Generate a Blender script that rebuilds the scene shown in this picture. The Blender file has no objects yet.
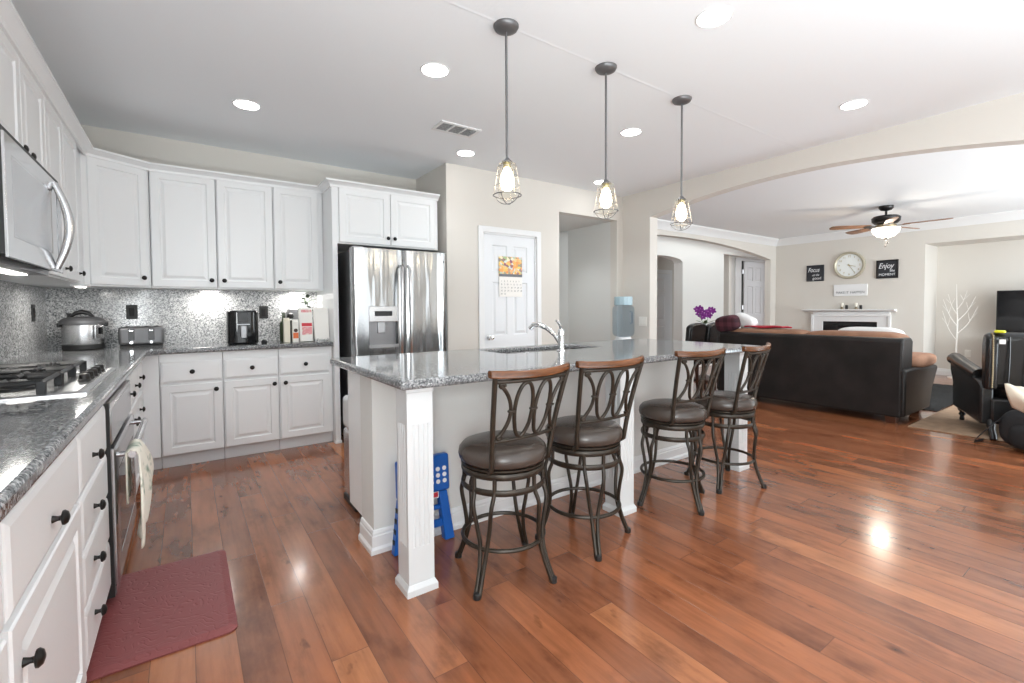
import bpy, bmesh, math, random
from mathutils import Vector, Matrix

random.seed(7)
PI = math.pi
SC = bpy.context.scene
COL = SC.collection

# ------------------------------------------------------------------ camera
F_PX, YAW, PITCH, ROLL, CAM_H, CY = 464.62, 0.612028, -0.03153, -0.0065983, 1.20179, 323.486
fw = Vector((math.sin(YAW) * math.cos(PITCH), math.cos(YAW) * math.cos(PITCH), math.sin(PITCH)))
rt = Vector((math.cos(YAW), -math.sin(YAW), 0))
up = rt.cross(fw)
R_ = rt * math.cos(ROLL) + up * math.sin(ROLL)
U_ = -rt * math.sin(ROLL) + up * math.cos(ROLL)
cam_d = bpy.data.cameras.new('camera')
cam_d.sensor_width = 36.0
cam_d.sensor_fit = 'HORIZONTAL'
cam_d.lens = F_PX * 36.0 / 1024
cam_d.shift_y = -(341.5 - CY) / 1024
cam_d.clip_start = 0.02
cam = bpy.data.objects.new('camera', cam_d)
COL.objects.link(cam)
m3 = Matrix((R_, U_, -fw)).transposed()
cam.matrix_world = Matrix.Translation((0, 0, CAM_H)) @ m3.to_4x4()
SC.camera = cam

# ------------------------------------------------------------------ world, exposure
SC.view_settings.view_transform = 'Standard'
SC.view_settings.look = 'None'
SC.view_settings.gamma = 1
SC.view_settings.use_curve_mapping = False
SC.view_settings.exposure = 0.80
try:
    SC.cycles.use_denoising = True
    SC.cycles.max_bounces = 10
    SC.cycles.diffuse_bounces = 6
    SC.cycles.sample_clamp_indirect = 6
    SC.cycles.caustics_reflective = False
    SC.cycles.caustics_refractive = False
except Exception:
    pass
world = bpy.data.worlds.new('world')
SC.world = world
world.use_nodes = True
wb = world.node_tree.nodes['Background']
wb.inputs['Color'].default_value = (0.93, 0.97, 1.0, 1)
wb.inputs['Strength'].default_value = 1.1


def area(name, loc, target, sx, sy, power, color=(1, 1, 1)):
    l = bpy.data.lights.new(name, 'AREA')
    l.shape = 'RECTANGLE'
    l.size, l.size_y = sx, sy
    l.energy = power
    l.color = color
    o = bpy.data.objects.new(name, l)
    COL.objects.link(o)
    o.location = loc
    d = Vector(target) - Vector(loc)
    o.rotation_euler = d.to_track_quat('-Z', 'Y').to_euler()
    return o


# daylight through the windows behind the camera (kitchen and family room)
area('daylight_kitchen', (1.2, -2.05, 1.35), (1.2, 3, 1.2), 4.2, 1.9, 12, (0.93, 0.98, 1.0))
area('daylight_family', (7.6, -2.05, 1.35), (7.6, 3, 1.25), 4.2, 1.9, 122, (0.88, 0.96, 1.0))
# upward fill lamps added low inside the room to brighten the ceiling
area('ceiling_fill_kitchen', (1.2, -1.55, 0.15), (1.2, -1.75, 2.67), 4.4, 1.1, 138, (0.85, 0.955, 1.0))
area('ceiling_fill_family', (7.6, -1.7, 0.25), (7.6, -1.5, 2.6), 4.2, 0.7, 76, (0.74, 0.90, 1.0))
area('side_fill', (-0.84, -1.2, 1.4), (3.0, -0.2, 1.4), 1.5, 1.3, 78, (0.93, 0.98, 1.0))  # added fill lamp on the left wall, no window opening behind it
area('hall_fill', (8.4, 5.15, 2.55), (8.4, 5.22, 0.6), 3.0, 0.2, 4, (0.98, 0.99, 1.0))  # added fill lamp without a fixture, brightens the hall wall

# ------------------------------------------------------------------ materials
MATS = {}


class NT:
    """tiny helper for node graphs"""

    def __init__(self, name):
        self.m = bpy.data.materials.new(name)
        self.m.use_nodes = True
        self.t = self.m.node_tree
        self.b = self.t.nodes['Principled BSDF']
        MATS[name] = self.m

    def n(self, kind, **kw):
        nd = self.t.nodes.new('ShaderNode' + kind)
        for k, v in kw.items():
            setattr(nd, k, v)
        return nd

    def link(self, a, b):
        self.t.links.new(a, b)

    def val(self, sock, v):
        if hasattr(v, 'links') or isinstance(v, bpy.types.NodeSocket):
            self.link(v, sock)
        else:
            sock.default_value = v

    def math(self, op, a, b=None, c=None):
        nd = self.n('Math', operation=op)
        self.val(nd.inputs[0], a)
        if b is not None:
            self.val(nd.inputs[1], b)
        if c is not None:
            self.val(nd.inputs[2], c)
        return nd.outputs[0]

    def ramp(self, fac, stops, interp='LINEAR'):
        nd = self.n('ValToRGB')
        cr = nd.color_ramp
        cr.interpolation = interp
        while len(cr.elements) < len(stops):
            cr.elements.new(0.5)
        for e, (p, c) in zip(cr.elements, stops):
            e.position = p
            e.color = (c[0], c[1], c[2], 1)
        self.link(fac, nd.inputs[0])
        return nd.outputs[0]

    def coord(self, kind='Object'):
        return self.n('TexCoord').outputs[kind]

    def noise(self, vec, scale, detail=3, rough=0.5):
        nd = self.n('TexNoise')
        self.link(vec, nd.inputs['Vector'])
        nd.inputs['Scale'].default_value = scale
        nd.inputs['Detail'].default_value = detail
        nd.inputs['Roughness'].default_value = rough
        return nd.outputs[0]

    def mapping(self, vec, scale=(1, 1, 1), loc=(0, 0, 0)):
        nd = self.n('Mapping')
        self.link(vec, nd.inputs['Vector'])
        nd.inputs['Scale'].default_value = scale
        nd.inputs['Location'].default_value = loc
        return nd.outputs[0]

    def bump(self, h, strength=0.2, dist=0.01):
        nd = self.n('Bump')
        nd.inputs['Strength'].default_value = strength
        nd.inputs['Distance'].default_value = dist
        self.link(h, nd.inputs['Height'])
        self.link(nd.outputs[0], self.b.inputs['Normal'])

    def mix(self, fac, a, b, mode='MIX'):
        nd = self.n('Mix', data_type='RGBA', blend_type=mode)
        self.val(nd.inputs[0], fac)
        for s, v in ((nd.inputs[6], a), (nd.inputs[7], b)):
            if isinstance(v, bpy.types.NodeSocket):
                self.link(v, s)
            else:
                s.default_value = (v[0], v[1], v[2], 1)
        return nd.outputs[2]


def pbr(name, col, rough=0.5, metal=0.0, bump=None, spec=None, var=None, coat=None):
    g = NT(name)
    g.b.inputs['Base Color'].default_value = (*col, 1)
    g.b.inputs['Roughness'].default_value = rough
    g.b.inputs['Metallic'].default_value = metal
    if spec is not None:
        g.b.inputs['Specular IOR Level'].default_value = spec
    if coat:
        g.b.inputs['Coat Weight'].default_value = coat
    if var:
        sc, amt = var
        f = g.noise(g.coord(), sc, 4)
        c = g.ramp(f, [(0.3, [x * (1 - amt) for x in col]), (0.7, [min(1, x * (1 + amt)) for x in col])])
        g.link(c, g.b.inputs['Base Color'])
    if bump:
        sc, st = bump
        g.bump(g.noise(g.coord(), sc, 4), st, 0.004)
    return g.m


def emit(name, col, strength):
    g = NT(name)
    g.b.inputs['Base Color'].default_value = (*col, 1)
    g.b.inputs['Emission Color'].default_value = (*col, 1)
    g.b.inputs['Emission Strength'].default_value = strength
    return g.m


pbr('ceiling_paint', (0.83, 0.86, 0.885), 0.9, bump=(55, 0.12))
pbr('wall_paint', (0.64, 0.61, 0.565), 0.85, bump=(60, 0.08))
pbr('hall_paint', (0.66, 0.66, 0.64), 0.85, bump=(60, 0.08))
pbr('white_trim', (0.75, 0.755, 0.76), 0.4)
pbr('cabinet_white', (0.79, 0.80, 0.805), 0.36)
pbr('door_white', (0.72, 0.735, 0.755), 0.38)
pbr('post_white_dimmed', (0.60, 0.615, 0.62), 0.38)  # same white as the cabinets, darkened to offset the strong light on the posts
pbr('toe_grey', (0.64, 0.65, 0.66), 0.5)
pbr('knob_black', (0.02, 0.018, 0.017), 0.35, 0.6)
pbr('iron_bronze', (0.030, 0.022, 0.015), 0.38, 0.35, var=(30, 0.35))
pbr('seat_leather', (0.055, 0.042, 0.035), 0.27, bump=(90, 0.12), var=(9, 0.2))
pbr('black_plastic', (0.015, 0.015, 0.016), 0.25)
pbr('matte_black', (0.012, 0.012, 0.012), 0.5)
pbr('black_gloss', (0.008, 0.008, 0.009), 0.06)
pbr('cast_iron', (0.02, 0.02, 0.021), 0.5, 0.2, bump=(200, 0.15))
pbr('chrome', (0.78, 0.79, 0.80), 0.08, 1.0)
pbr('steel_satin', (0.60, 0.60, 0.61), 0.27, 1.0)
pbr('steel_smooth', (0.62, 0.62, 0.63), 0.13, 1.0)
pbr('steel_bar', (0.72, 0.72, 0.73), 0.32, 1.0)
pbr('steel_dark', (0.30, 0.30, 0.31), 0.35, 0.9)
pbr('pewter', (0.17, 0.17, 0.175), 0.45, 0.7)
pbr('blue_plastic', (0.005, 0.10, 0.42), 0.38)
pbr('white_rubber', (0.8, 0.8, 0.8), 0.6)
pbr('red_print', (0.6, 0.03, 0.05), 0.5)
pbr('sofa_leather', (0.012, 0.0095, 0.009), 0.48, spec=0.3, bump=(45, 0.25), var=(4, 0.45))
pbr('black_leather', (0.012, 0.0115, 0.012), 0.27, bump=(60, 0.2))
pbr('brown_suede', (0.30, 0.155, 0.095), 0.85, bump=(25, 0.3), var=(5, 0.2))
pbr('dark_wood', (0.06, 0.022, 0.012), 0.35, var=(12, 0.3))
pbr('brass_stud', (0.35, 0.28, 0.18), 0.35, 0.9)
pbr('cream_cloth', (0.78, 0.70, 0.58), 0.9, bump=(80, 0.3))
pbr('black_cloth', (0.014, 0.014, 0.016), 0.9, bump=(60, 0.3))
pbr('white_cloth', (0.80, 0.80, 0.80), 0.9, bump=(40, 0.2))
pbr('red_cloth', (0.42, 0.015, 0.035), 0.85, bump=(60, 0.3))
pbr('tan_rug', (0.34, 0.225, 0.145), 0.95, bump=(150, 0.5), var=(10, 0.2))
pbr('sign_black', (0.02, 0.022, 0.028), 0.6)
pbr('sign_white', (0.78, 0.79, 0.80), 0.5)
pbr('letter_white', (0.8, 0.82, 0.85), 0.6)
pbr('letter_grey', (0.16, 0.17, 0.19), 0.6)
pbr('clock_rim', (0.50, 0.46, 0.36), 0.4, 0.4)
pbr('clock_face', (0.80, 0.83, 0.82), 0.5)
pbr('gold_hand', (0.45, 0.38, 0.2), 0.35, 0.7)
pbr('candle_wax', (0.85, 0.80, 0.70), 0.5)
pbr('dark_metal', (0.03, 0.028, 0.028), 0.35, 0.6)
pbr('fan_wood', (0.23, 0.115, 0.06), 0.4, var=(14, 0.3))
pbr('orchid_purple', (0.20, 0.015, 0.22), 0.6)
pbr('orchid_heart', (0.55, 0.2, 0.5), 0.6)
pbr('leaf_green', (0.06, 0.13, 0.04), 0.5, var=(20, 0.3))
pbr('dark_leaf', (0.05, 0.075, 0.045), 0.55, var=(20, 0.4))
pbr('glass_green', (0.045, 0.06, 0.03), 0.08)
pbr('carton_cream', (0.80, 0.75, 0.62), 0.5)
pbr('carton_grey', (0.30, 0.30, 0.31), 0.5)
pbr('paper_white', (0.84, 0.82, 0.78), 0.6)
pbr('twig_white', (0.82, 0.80, 0.76), 0.6)
pbr('outlet_ivory', (0.80, 0.78, 0.73), 0.4)
pbr('yellow_note', (0.75, 0.75, 0.02), 0.5)
pbr('bottle_cap_blue', (0.40, 0.55, 0.62), 0.2)
pbr('frost_panel', (0.55, 0.56, 0.58), 0.25, 0.6)
pbr('shadow_black', (0.006, 0.006, 0.006), 0.7)
pbr('range_glass', (0.05, 0.052, 0.055), 0.05)
emit('lamp_lens', (1.0, 0.985, 0.96), 9.0)
pbr('cage_metal', (0.36, 0.34, 0.31), 0.4, 0.8)
emit('strip_lens', (1.0, 0.97, 0.92), 5.0)
emit('bulb_glow', (1.0, 0.86, 0.66), 16.0)
emit('fan_bowl', (1.0, 0.93, 0.84), 1.1)


def glass(name, tint, refl=1.0):
    g = NT(name)
    t = g.t
    tr = g.n('BsdfTransparent')
    tr.inputs[0].default_value = (*tint, 1)
    gl = g.n('BsdfGlossy')
    gl.inputs['Roughness'].default_value = 0.03
    fr = g.n('LayerWeight')
    fr.inputs['Blend'].default_value = 0.5
    mx = g.n('MixShader')
    g.link(g.math('MULTIPLY', g.math('POWER', fr.outputs['Facing'], 3.0), 0.45 * refl), mx.inputs[0])
    g.link(tr.outputs[0], mx.inputs[1])
    g.link(gl.outputs[0], mx.inputs[2])
    g.link(mx.outputs[0], t.nodes['Material Output'].inputs['Surface'])
    return g.m


glass('jar_glass', (0.97, 0.96, 0.93))
glass('water_plastic', (0.80, 0.86, 0.91), 1.0)


def make_floor_mat():
    g = NT('hickory_planks')
    co = g.coord()
    sp = g.n('SeparateXYZ')
    g.link(co, sp.inputs[0])
    W, L = 0.127, 1.35
    xs = g.math('DIVIDE', sp.outputs[0], W)
    ix = g.math('FLOOR', xs)
    fx = g.math('FRACT', xs)
    wn = g.n('TexWhiteNoise', noise_dimensions='1D')
    g.link(ix, wn.inputs['W'])
    ys = g.math('ADD', g.math('DIVIDE', sp.outputs[1], L), g.math('MULTIPLY', wn.outputs[0], 7.3))
    iy = g.math('FLOOR', ys)
    fy = g.math('FRACT', ys)
    cb = g.n('CombineXYZ')
    g.link(ix, cb.inputs[0])
    g.link(iy, cb.inputs[1])
    w2 = g.n('TexWhiteNoise', noise_dimensions='3D')
    g.link(cb.outputs[0], w2.inputs['Vector'])
    rnd = w2.outputs[0]
    # grain, offset per board
    off = g.n('VectorMath', operation='MULTIPLY_ADD')
    g.link(w2.outputs[1], off.inputs[0])
    off.inputs[1].default_value = (9, 9, 9)
    g.link(co, off.inputs[2])
    g1 = g.noise(g.mapping(off.outputs[0], (30, 2.2, 1)), 1.0, 6, 0.62)
    g2 = g.noise(g.mapping(off.outputs[0], (7, 3.0, 1)), 1.0, 5, 0.6)
    g3 = g.noise(g.mapping(off.outputs[0], (16, 7.0, 1)), 1.0, 3, 0.5)
    base = g.ramp(rnd, [(0.0, (0.215, 0.078, 0.037)), (0.35, (0.260, 0.093, 0.043)), (0.75, (0.305, 0.110, 0.049)), (1.0, (0.41, 0.168, 0.076))])
    grain = g.ramp(g1, [(0.28, (0.72, 0.69, 0.67)), (0.6, (1.04, 1.02, 1.0))])
    c = g.mix(1.0, base, grain, 'MULTIPLY')
    blot = g.ramp(g2, [(0.28, (0.42, 0.37, 0.35)), (0.47, (1.0, 1.0, 1.0)), (0.75, (1.28, 1.24, 1.15))])
    c = g.mix(0.85, c, blot, 'MULTIPLY')
    knots = g.ramp(g3, [(0.20, (0.25, 0.22, 0.2)), (0.32, (1, 1, 1))])
    c = g.mix(0.8, c, knots, 'MULTIPLY')
    ex = g.math('MINIMUM', fx, g.math('SUBTRACT', 1.0, fx))
    ey = g.math('MULTIPLY', g.math('MINIMUM', fy, g.math('SUBTRACT', 1.0, fy)), L / W)
    e = g.math('MINIMUM', ex, ey)
    gap = g.math('SMOOTH_MIN', g.math('DIVIDE', e, 0.014), 1.0, 0.2)
    c = g.mix(g.math('SUBTRACT', 1.0, gap), c, (0.09, 0.034, 0.018))
    g.link(c, g.b.inputs['Base Color'])
    rr = g.math('MULTIPLY_ADD', g2, 0.16, 0.13)
    g.link(rr, g.b.inputs['Roughness'])
    g.b.inputs['Coat Weight'].default_value = 0.35
    g.b.inputs['Coat Roughness'].default_value = 0.12
    h = g.math('ADD', g.math('MULTIPLY', gap, 0.5), g.math('ADD', g.math('MULTIPLY', g1, 0.25), g.math('MULTIPLY', g2, 0.45)))
    g.bump(h, 0.22, 0.006)
    return g.m


def make_granite(name, scale, stops, rough, mixn=0.35):
    g = NT(name)
    co = g.coord()
    v = g.n('TexVoronoi')
    g.link(co, v.inputs['Vector'])
    v.inputs['Scale'].default_value = scale
    sep = g.n('SeparateColor')
    g.link(v.outputs['Color'], sep.inputs[0])
    n1 = g.noise(co, scale * 0.45, 4, 0.6)
    f = g.math('ADD', g.math('MULTIPLY', sep.outputs[0], 1 - mixn), g.math('MULTIPLY', n1, mixn))
    c = g.ramp(f, stops)
    g.link(c, g.b.inputs['Base Color'])
    g.b.inputs['Roughness'].default_value = rough
    return g.m


def make_steel():
    g = NT('fridge_steel')
    g.b.inputs['Base Color'].default_value = (0.40, 0.405, 0.41, 1)
    g.b.inputs['Metallic'].default_value = 1.0
    g.b.inputs['Roughness'].default_value = 0.17
    co = g.coord()
    big = g.noise(g.mapping(co, (7.0, 7.0, 0.9)), 1.0, 2, 0.4)
    fine = g.noise(g.mapping(co, (1.0, 1.0, 260)), 1.0, 2, 0.5)
    h = g.math('ADD', big, g.math('MULTIPLY', fine, 0.004))
    g.bump(h, 0.75, 0.035)
    return g.m


def make_rail_wood():
    g = NT('rail_wood')
    co = g.coord()
    f = g.noise(g.mapping(co, (6, 40, 60)), 1.0, 4)
    c = g.ramp(f, [(0.3, (0.055, 0.019, 0.006)), (0.7, (0.18, 0.062, 0.018))])
    g.link(c, g.b.inputs['Base Color'])
    g.b.inputs['Roughness'].default_value = 0.25
    return g.m


def make_mat_rubber():
    g = NT('mat_burgundy')
    co = g.coord()
    d = g.noise(co, 7, 2)
    wv = g.n('TexWave', wave_type='RINGS')
    off = g.n('VectorMath', operation='MULTIPLY_ADD')
    cb = g.n('CombineXYZ')
    g.link(d, cb.inputs[0])
    g.link(g.noise(g.mapping(co, (1, 1, 1), (4, 2, 0)), 8, 2), cb.inputs[1])
    g.link(cb.outputs[0], off.inputs[0])
    off.inputs[1].default_value = (0.5, 0.5, 0)
    g.link(co, off.inputs[2])
    g.link(off.outputs[0], wv.inputs['Vector'])
    wv.inputs['Scale'].default_value = 7
    wv.inputs['Distortion'].default_value = 4
    wv.inputs['Detail'].default_value = 1
    wv.inputs['Detail Scale'].default_value = 2
    h = g.ramp(wv.outputs[1], [(0.0, (0, 0, 0)), (0.22, (1, 1, 1))])
    g.b.inputs['Base Color'].default_value = (0.22, 0.055, 0.055, 1)
    g.b.inputs['Roughness'].default_value = 0.5
    g.bump(h, 0.35, 0.004)
    return g.m


def make_shag():
    g = NT('black_shag')
    co = g.coord()
    f = g.noise(co, 35, 5, 0.7)
    c = g.ramp(f, [(0.35, (0.002, 0.002, 0.002)), (0.75, (0.014, 0.014, 0.015))])
    g.link(c, g.b.inputs['Base Color'])
    g.b.inputs['Roughness'].default_value = 0.9
    g.bump(f, 1.0, 0.04)
    return g.m


def make_autumn():
    g = NT('autumn_print')
    co = g.coord()
    v = g.n('TexVoronoi')
    g.link(co, v.inputs['Vector'])
    v.inputs['Scale'].default_value = 34
    sep = g.n('SeparateColor')
    g.link(v.outputs['Color'], sep.inputs[0])
    c = g.ramp(sep.outputs[0], [(0.0, (0.85, 0.62, 0.10)), (0.22, (0.80, 0.25, 0.04)), (0.42, (0.90, 0.55, 0.20)), (0.56, (0.24, 0.06, 0.10)),
                                (0.72, (0.35, 0.45, 0.20)), (0.86, (0.55, 0.62, 0.60)), (1.0, (0.9, 0.75, 0.5))])
    g.link(c, g.b.inputs['Base Color'])
    g.b.inputs['Roughness'].default_value = 0.35
    return g.m


def make_pink_print():
    g = NT('pink_print')
    f = g.noise(g.coord(), 22, 4, 0.65)
    c = g.ramp(f, [(0.40, (0.78, 0.70, 0.62)), (0.52, (0.70, 0.22, 0.25)), (0.66, (0.75, 0.45, 0.42))])
    g.link(c, g.b.inputs['Base Color'])
    g.b.inputs['Roughness'].default_value = 0.45
    return g.m


def make_towel():
    g = NT('towel_print')
    f = g.noise(g.coord(), 9, 3, 0.6)
    c = g.ramp(f, [(0.55, (0.82, 0.78, 0.68)), (0.66, (0.25, 0.32, 0.24))])
    g.link(c, g.b.inputs['Base Color'])
    g.b.inputs['Roughness'].default_value = 0.95
    return g.m


def make_maroon():
    g = NT('maroon_plaid')
    sp = g.n('SeparateXYZ')
    g.link(g.coord(), sp.inputs[0])
    a = g.math('FRACT', g.math('MULTIPLY', sp.outputs[1], 9))
    b = g.math('FRACT', g.math('MULTIPLY', sp.outputs[2], 9))
    f = g.math('MULTIPLY', g.math('ADD', g.math('GREATER_THAN', a, 0.5), g.math('GREATER_THAN', b, 0.5)), 0.5)
    c = g.ramp(f, [(0.0, (0.035, 0.008, 0.014)), (1.0, (0.11, 0.03, 0.045))])
    g.link(c, g.b.inputs['Base Color'])
    g.b.inputs['Roughness'].default_value = 0.9
    return g.m


make_floor_mat()
make_granite('granite_top', 170, [(0.15, (0.025, 0.026, 0.028)), (0.42, (0.12, 0.123, 0.127)), (0.6, (0.215, 0.218, 0.222)), (0.85, (0.44, 0.44, 0.44))], 0.09, 0.5)
make_granite('granite_splash', 145, [(0.12, (0.035, 0.036, 0.038)), (0.36, (0.24, 0.245, 0.25)), (0.55, (0.50, 0.50, 0.50)), (0.85, (0.80, 0.80, 0.79))], 0.12, 0.45)
make_steel()
make_rail_wood()
make_mat_rubber()
make_shag()
make_autumn()
make_pink_print()
make_towel()
make_maroon()

# ------------------------------------------------------------------ mesh helpers


class MB:
    def __init__(self):
        self.v, self.f = [], []

    def add(self, vs, fs):
        o = len(self.v)
        self.v += [Vector(p) for p in vs]
        self.f += [tuple(i + o for i in f) for f in fs]
        return self

    def box(self, x0, y0, z0, x1, y1, z1):
        x0, x1 = min(x0, x1), max(x0, x1)
        y0, y1 = min(y0, y1), max(y0, y1)
        z0, z1 = min(z0, z1), max(z0, z1)
        return self.add([(x0, y0, z0), (x1, y0, z0), (x1, y1, z0), (x0, y1, z0), (x0, y0, z1), (x1, y0, z1), (x1, y1, z1), (x0, y1, z1)],
                        [(0, 3, 2, 1), (4, 5, 6, 7), (0, 1, 5, 4), (1, 2, 6, 5), (2, 3, 7, 6), (3, 0, 4, 7)])

    def prism(self, poly, fn, a0, a1):
        """poly of (u, v); fn(u, v, a) -> xyz; extruded from a0 to a1"""
        n = len(poly)
        vs = [fn(u, v, a0) for u, v in poly] + [fn(u, v, a1) for u, v in poly]
        fs = [tuple(range(n - 1, -1, -1)), tuple(range(n, 2 * n))]
        fs += [(i, (i + 1) % n, n + (i + 1) % n, n + i) for i in range(n)]
        return self.add(vs, fs)

    def prism_z(self, poly, z0, z1):
        return self.prism(poly, lambda u, v, a: (u, v, a), z0, z1)

    def tube(self, pts, r, n=8, closed=False, flat=None):
        pts = [Vector(p) for p in pts]
        k = len(pts)
        rs = r if isinstance(r, (list, tuple)) else [r] * k
        tang = []
        for i in range(k):
            if closed:
                t = pts[(i + 1) % k] - pts[i - 1]
            else:
                t = pts[min(i + 1, k - 1)] - pts[max(i - 1, 0)]
            tang.append(t.normalized())
        ref = Vector((0, 0, 1)) if abs(tang[0].z) < 0.9 else Vector((1, 0, 0))
        nrm = (ref - tang[0] * ref.dot(tang[0])).normalized()
        vs, fs = [], []
        fl = flat or (1, 1)
        for i in range(k):
            nrm = (nrm - tang[i] * nrm.dot(tang[i])).normalized()
            bn = tang[i].cross(nrm)
            for j in range(n):
                a = 2 * PI * j / n
                vs.append(pts[i] + (nrm * math.cos(a) * fl[0] + bn * math.sin(a) * fl[1]) * rs[i])
        m = k if closed else k - 1
        for i in range(m):
            for j in range(n):
                a, b = i * n + j, i * n + (j + 1) % n
                c, d = ((i + 1) % k) * n + (j + 1) % n, ((i + 1) % k) * n + j
                fs.append((a, b, c, d))
        if not closed:
            fs.append(tuple(range(n - 1, -1, -1)))
            fs.append(tuple((k - 1) * n + j for j in range(n)))
        return self.add(vs, fs)

    def ring(self, c, R, r, n=48, m=8, flat=None):
        pts = [(c[0] + R * math.cos(2 * PI * i / n), c[1] + R * math.sin(2 * PI * i / n), c[2]) for i in range(n)]
        return self.tube(pts, r, m, True, flat)

    def lathe(self, prof, c=(0, 0, 0), n=32, axis='z', closed=False):
        """prof of (radius, height); open ends are capped"""
        vs, fs = [], []
        k = len(prof)
        for r, h in prof:
            for j in range(n):
                a = 2 * PI * j / n
                x, y = r * math.cos(a), r * math.sin(a)
                p = {'z': (x, y, h), 'x': (h, x, y), 'y': (y, h, x)}[axis]
                vs.append((p[0] + c[0], p[1] + c[1], p[2] + c[2]))
        for i in range(k - 1 if not closed else k):
            for j in range(n):
                i2 = (i + 1) % k
                fs.append((i * n + j, i * n + (j + 1) % n, i2 * n + (j + 1) % n, i2 * n + j))
        if not closed:
            fs.append(tuple(range(n - 1, -1, -1)))
            fs.append(tuple((k - 1) * n + j for j in range(n)))
        return self.add(vs, fs)

    def sell(self, c, s, e1=0.5, e2=0.5, n=28, m=16, mat=None):
        """superellipsoid with half sizes s"""
        def sp(w, e):
            return math.copysign(abs(w) ** e, w)
        vs, fs = [], []
        for i in range(m + 1):
            t = -PI / 2 + PI * i / m
            for j in range(n):
                a = 2 * PI * j / n
                p = Vector((s[0] * sp(math.cos(t), e1) * sp(math.cos(a), e2), s[1] * sp(math.cos(t), e1) * sp(math.sin(a), e2), s[2] * sp(math.sin(t), e1)))
                if mat is not None:
                    p = mat @ p
                vs.append(p + Vector(c))
        for i in range(m):
            for j in range(n):
                fs.append((i * n + j, i * n + (j + 1) % n, (i + 1) * n + (j + 1) % n, (i + 1) * n + j))
        return self.add(vs, fs)

    def rects(self, rings, fn):
        """concentric rectangles (u0, w0, u1, w1, n): quads between successive rings, last one capped"""
        vs, fs = [], []
        for u0, w0, u1, w1, n in rings:
            vs += [fn(u0, w0, n), fn(u1, w0, n), fn(u1, w1, n), fn(u0, w1, n)]
        for i in range(len(rings) - 1):
            for j in range(4):
                fs.append((4 * i + j, 4 * i + (j + 1) % 4, 4 * i + 4 + (j + 1) % 4, 4 * i + 4 + j))
        fs.append(tuple(4 * (len(rings) - 1) + j for j in range(4)))
        fs.append((3, 2, 1, 0))
        return self.add(vs, fs)

    def grid(self, fn, nu, nv, closed_u=False):
        vs = [fn(i / (nu if closed_u else nu - 1), j / (nv - 1)) for j in range(nv) for i in range(nu)]
        fs = []
        for j in range(nv - 1):
            for i in range(nu if closed_u else nu - 1):
                fs.append((j * nu + i, j * nu + (i + 1) % nu, (j + 1) * nu + (i + 1) % nu, (j + 1) * nu + i))
        return self.add(vs, fs)

    def build(self, name, mat, parent=None, smooth=False, bevel=0, seg=2, world=True, solid=0, sub=0, angle=40):
        me = bpy.data.meshes.new(name)
        off = Vector((0, 0, 0))
        if parent is not None and world:
            q = parent
            while q is not None:
                off += q.location
                q = q.parent
        me.from_pydata([tuple(p - off) for p in self.v], [], self.f)
        bm = bmesh.new()
        bm.from_mesh(me)
        bmesh.ops.remove_doubles(bm, verts=bm.verts, dist=1e-6)
        bmesh.ops.recalc_face_normals(bm, faces=bm.faces)
        bm.to_mesh(me)
        bm.free()
        me.materials.append(MATS[mat])
        o = bpy.data.objects.new(name, me)
        COL.objects.link(o)
        if parent is not None:
            o.parent = parent
        if smooth:
            me.shade_smooth() if hasattr(me, 'shade_smooth') else None
            for p in me.polygons:
                p.use_smooth = True
            try:
                me.set_sharp_from_angle(angle=math.radians(angle))
            except Exception:
                pass
        if solid:
            s = o.modifiers.new('solid', 'SOLIDIFY')
            s.thickness = solid
            s.offset = 0
        if bevel:
            b = o.modifiers.new('bevel', 'BEVEL')
            b.width = bevel
            b.segments = seg
            b.limit_method = 'ANGLE'
            b.angle_limit = math.radians(35)
            b.harden_normals = False
            for p in me.polygons:
                p.use_smooth = True
            try:
                me.set_sharp_from_angle(angle=math.radians(30))
            except Exception:
                pass
        if sub:
            s = o.modifiers.new('sub', 'SUBSURF')
            s.levels = s.render_levels = sub
        return o


def tag(o, label=None, cat=None, group=None, kind=None):
    if label:
        o['label'] = label
    if cat:
        o['category'] = cat
    if group:
        o['group'] = group
    if kind:
        o['kind'] = kind
    return o


def thing(name, label, cat, loc=(0, 0, 0), group=None, rz=0):
    o = bpy.data.objects.new(name, None)
    o.empty_display_size = 0.1
    COL.objects.link(o)
    o.location = loc
    o.rotation_euler = (0, 0, rz)
    return tag(o, label, cat, group)


def struct(o):
    o['kind'] = 'structure'
    return o


def copy_tree(o, parent=None):
    c = o.copy()
    COL.objects.link(c)
    if parent is not None:
        c.parent = parent
    for ch in list(o.children):
        copy_tree(ch, c)
    return c


def text(name, body, size, mat, parent, loc, rot, align='CENTER', depth=0.001, width=None, shear=0.0):
    cu = bpy.data.curves.new(name, 'FONT')
    cu.body = body
    cu.size = size
    cu.align_x = align
    cu.align_y = 'CENTER'
    cu.extrude = depth
    cu.shear = shear
    tmp = bpy.data.objects.new(name, cu)
    COL.objects.link(tmp)
    dg = bpy.context.evaluated_depsgraph_get()
    me = bpy.data.meshes.new_from_object(tmp.evaluated_get(dg))
    bpy.data.objects.remove(tmp)
    bpy.data.curves.remove(cu)
    if width:
        xs = [v.co.x for v in me.vertices]
        k = width / max(1e-6, max(xs) - min(xs))
        for v in me.vertices:
            v.co.x *= k
    o = bpy.data.objects.new(name, me)
    me.materials.clear()
    me.materials.append(MATS[mat])
    COL.objects.link(o)
    off = Vector((0, 0, 0))
    if parent is not None:
        o.parent = parent
        q = parent
        while q is not None:
            off += q.location
            q = q.parent
    o.location = Vector(loc) - off
    o.rotation_euler = rot
    return o


# faces of a cabinet door or drawer: u along the run, w up, n out of the wall
def map_back(y):                       # faces -Y, u = x
    return lambda u, w, n: (u, y - n, w)


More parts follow.
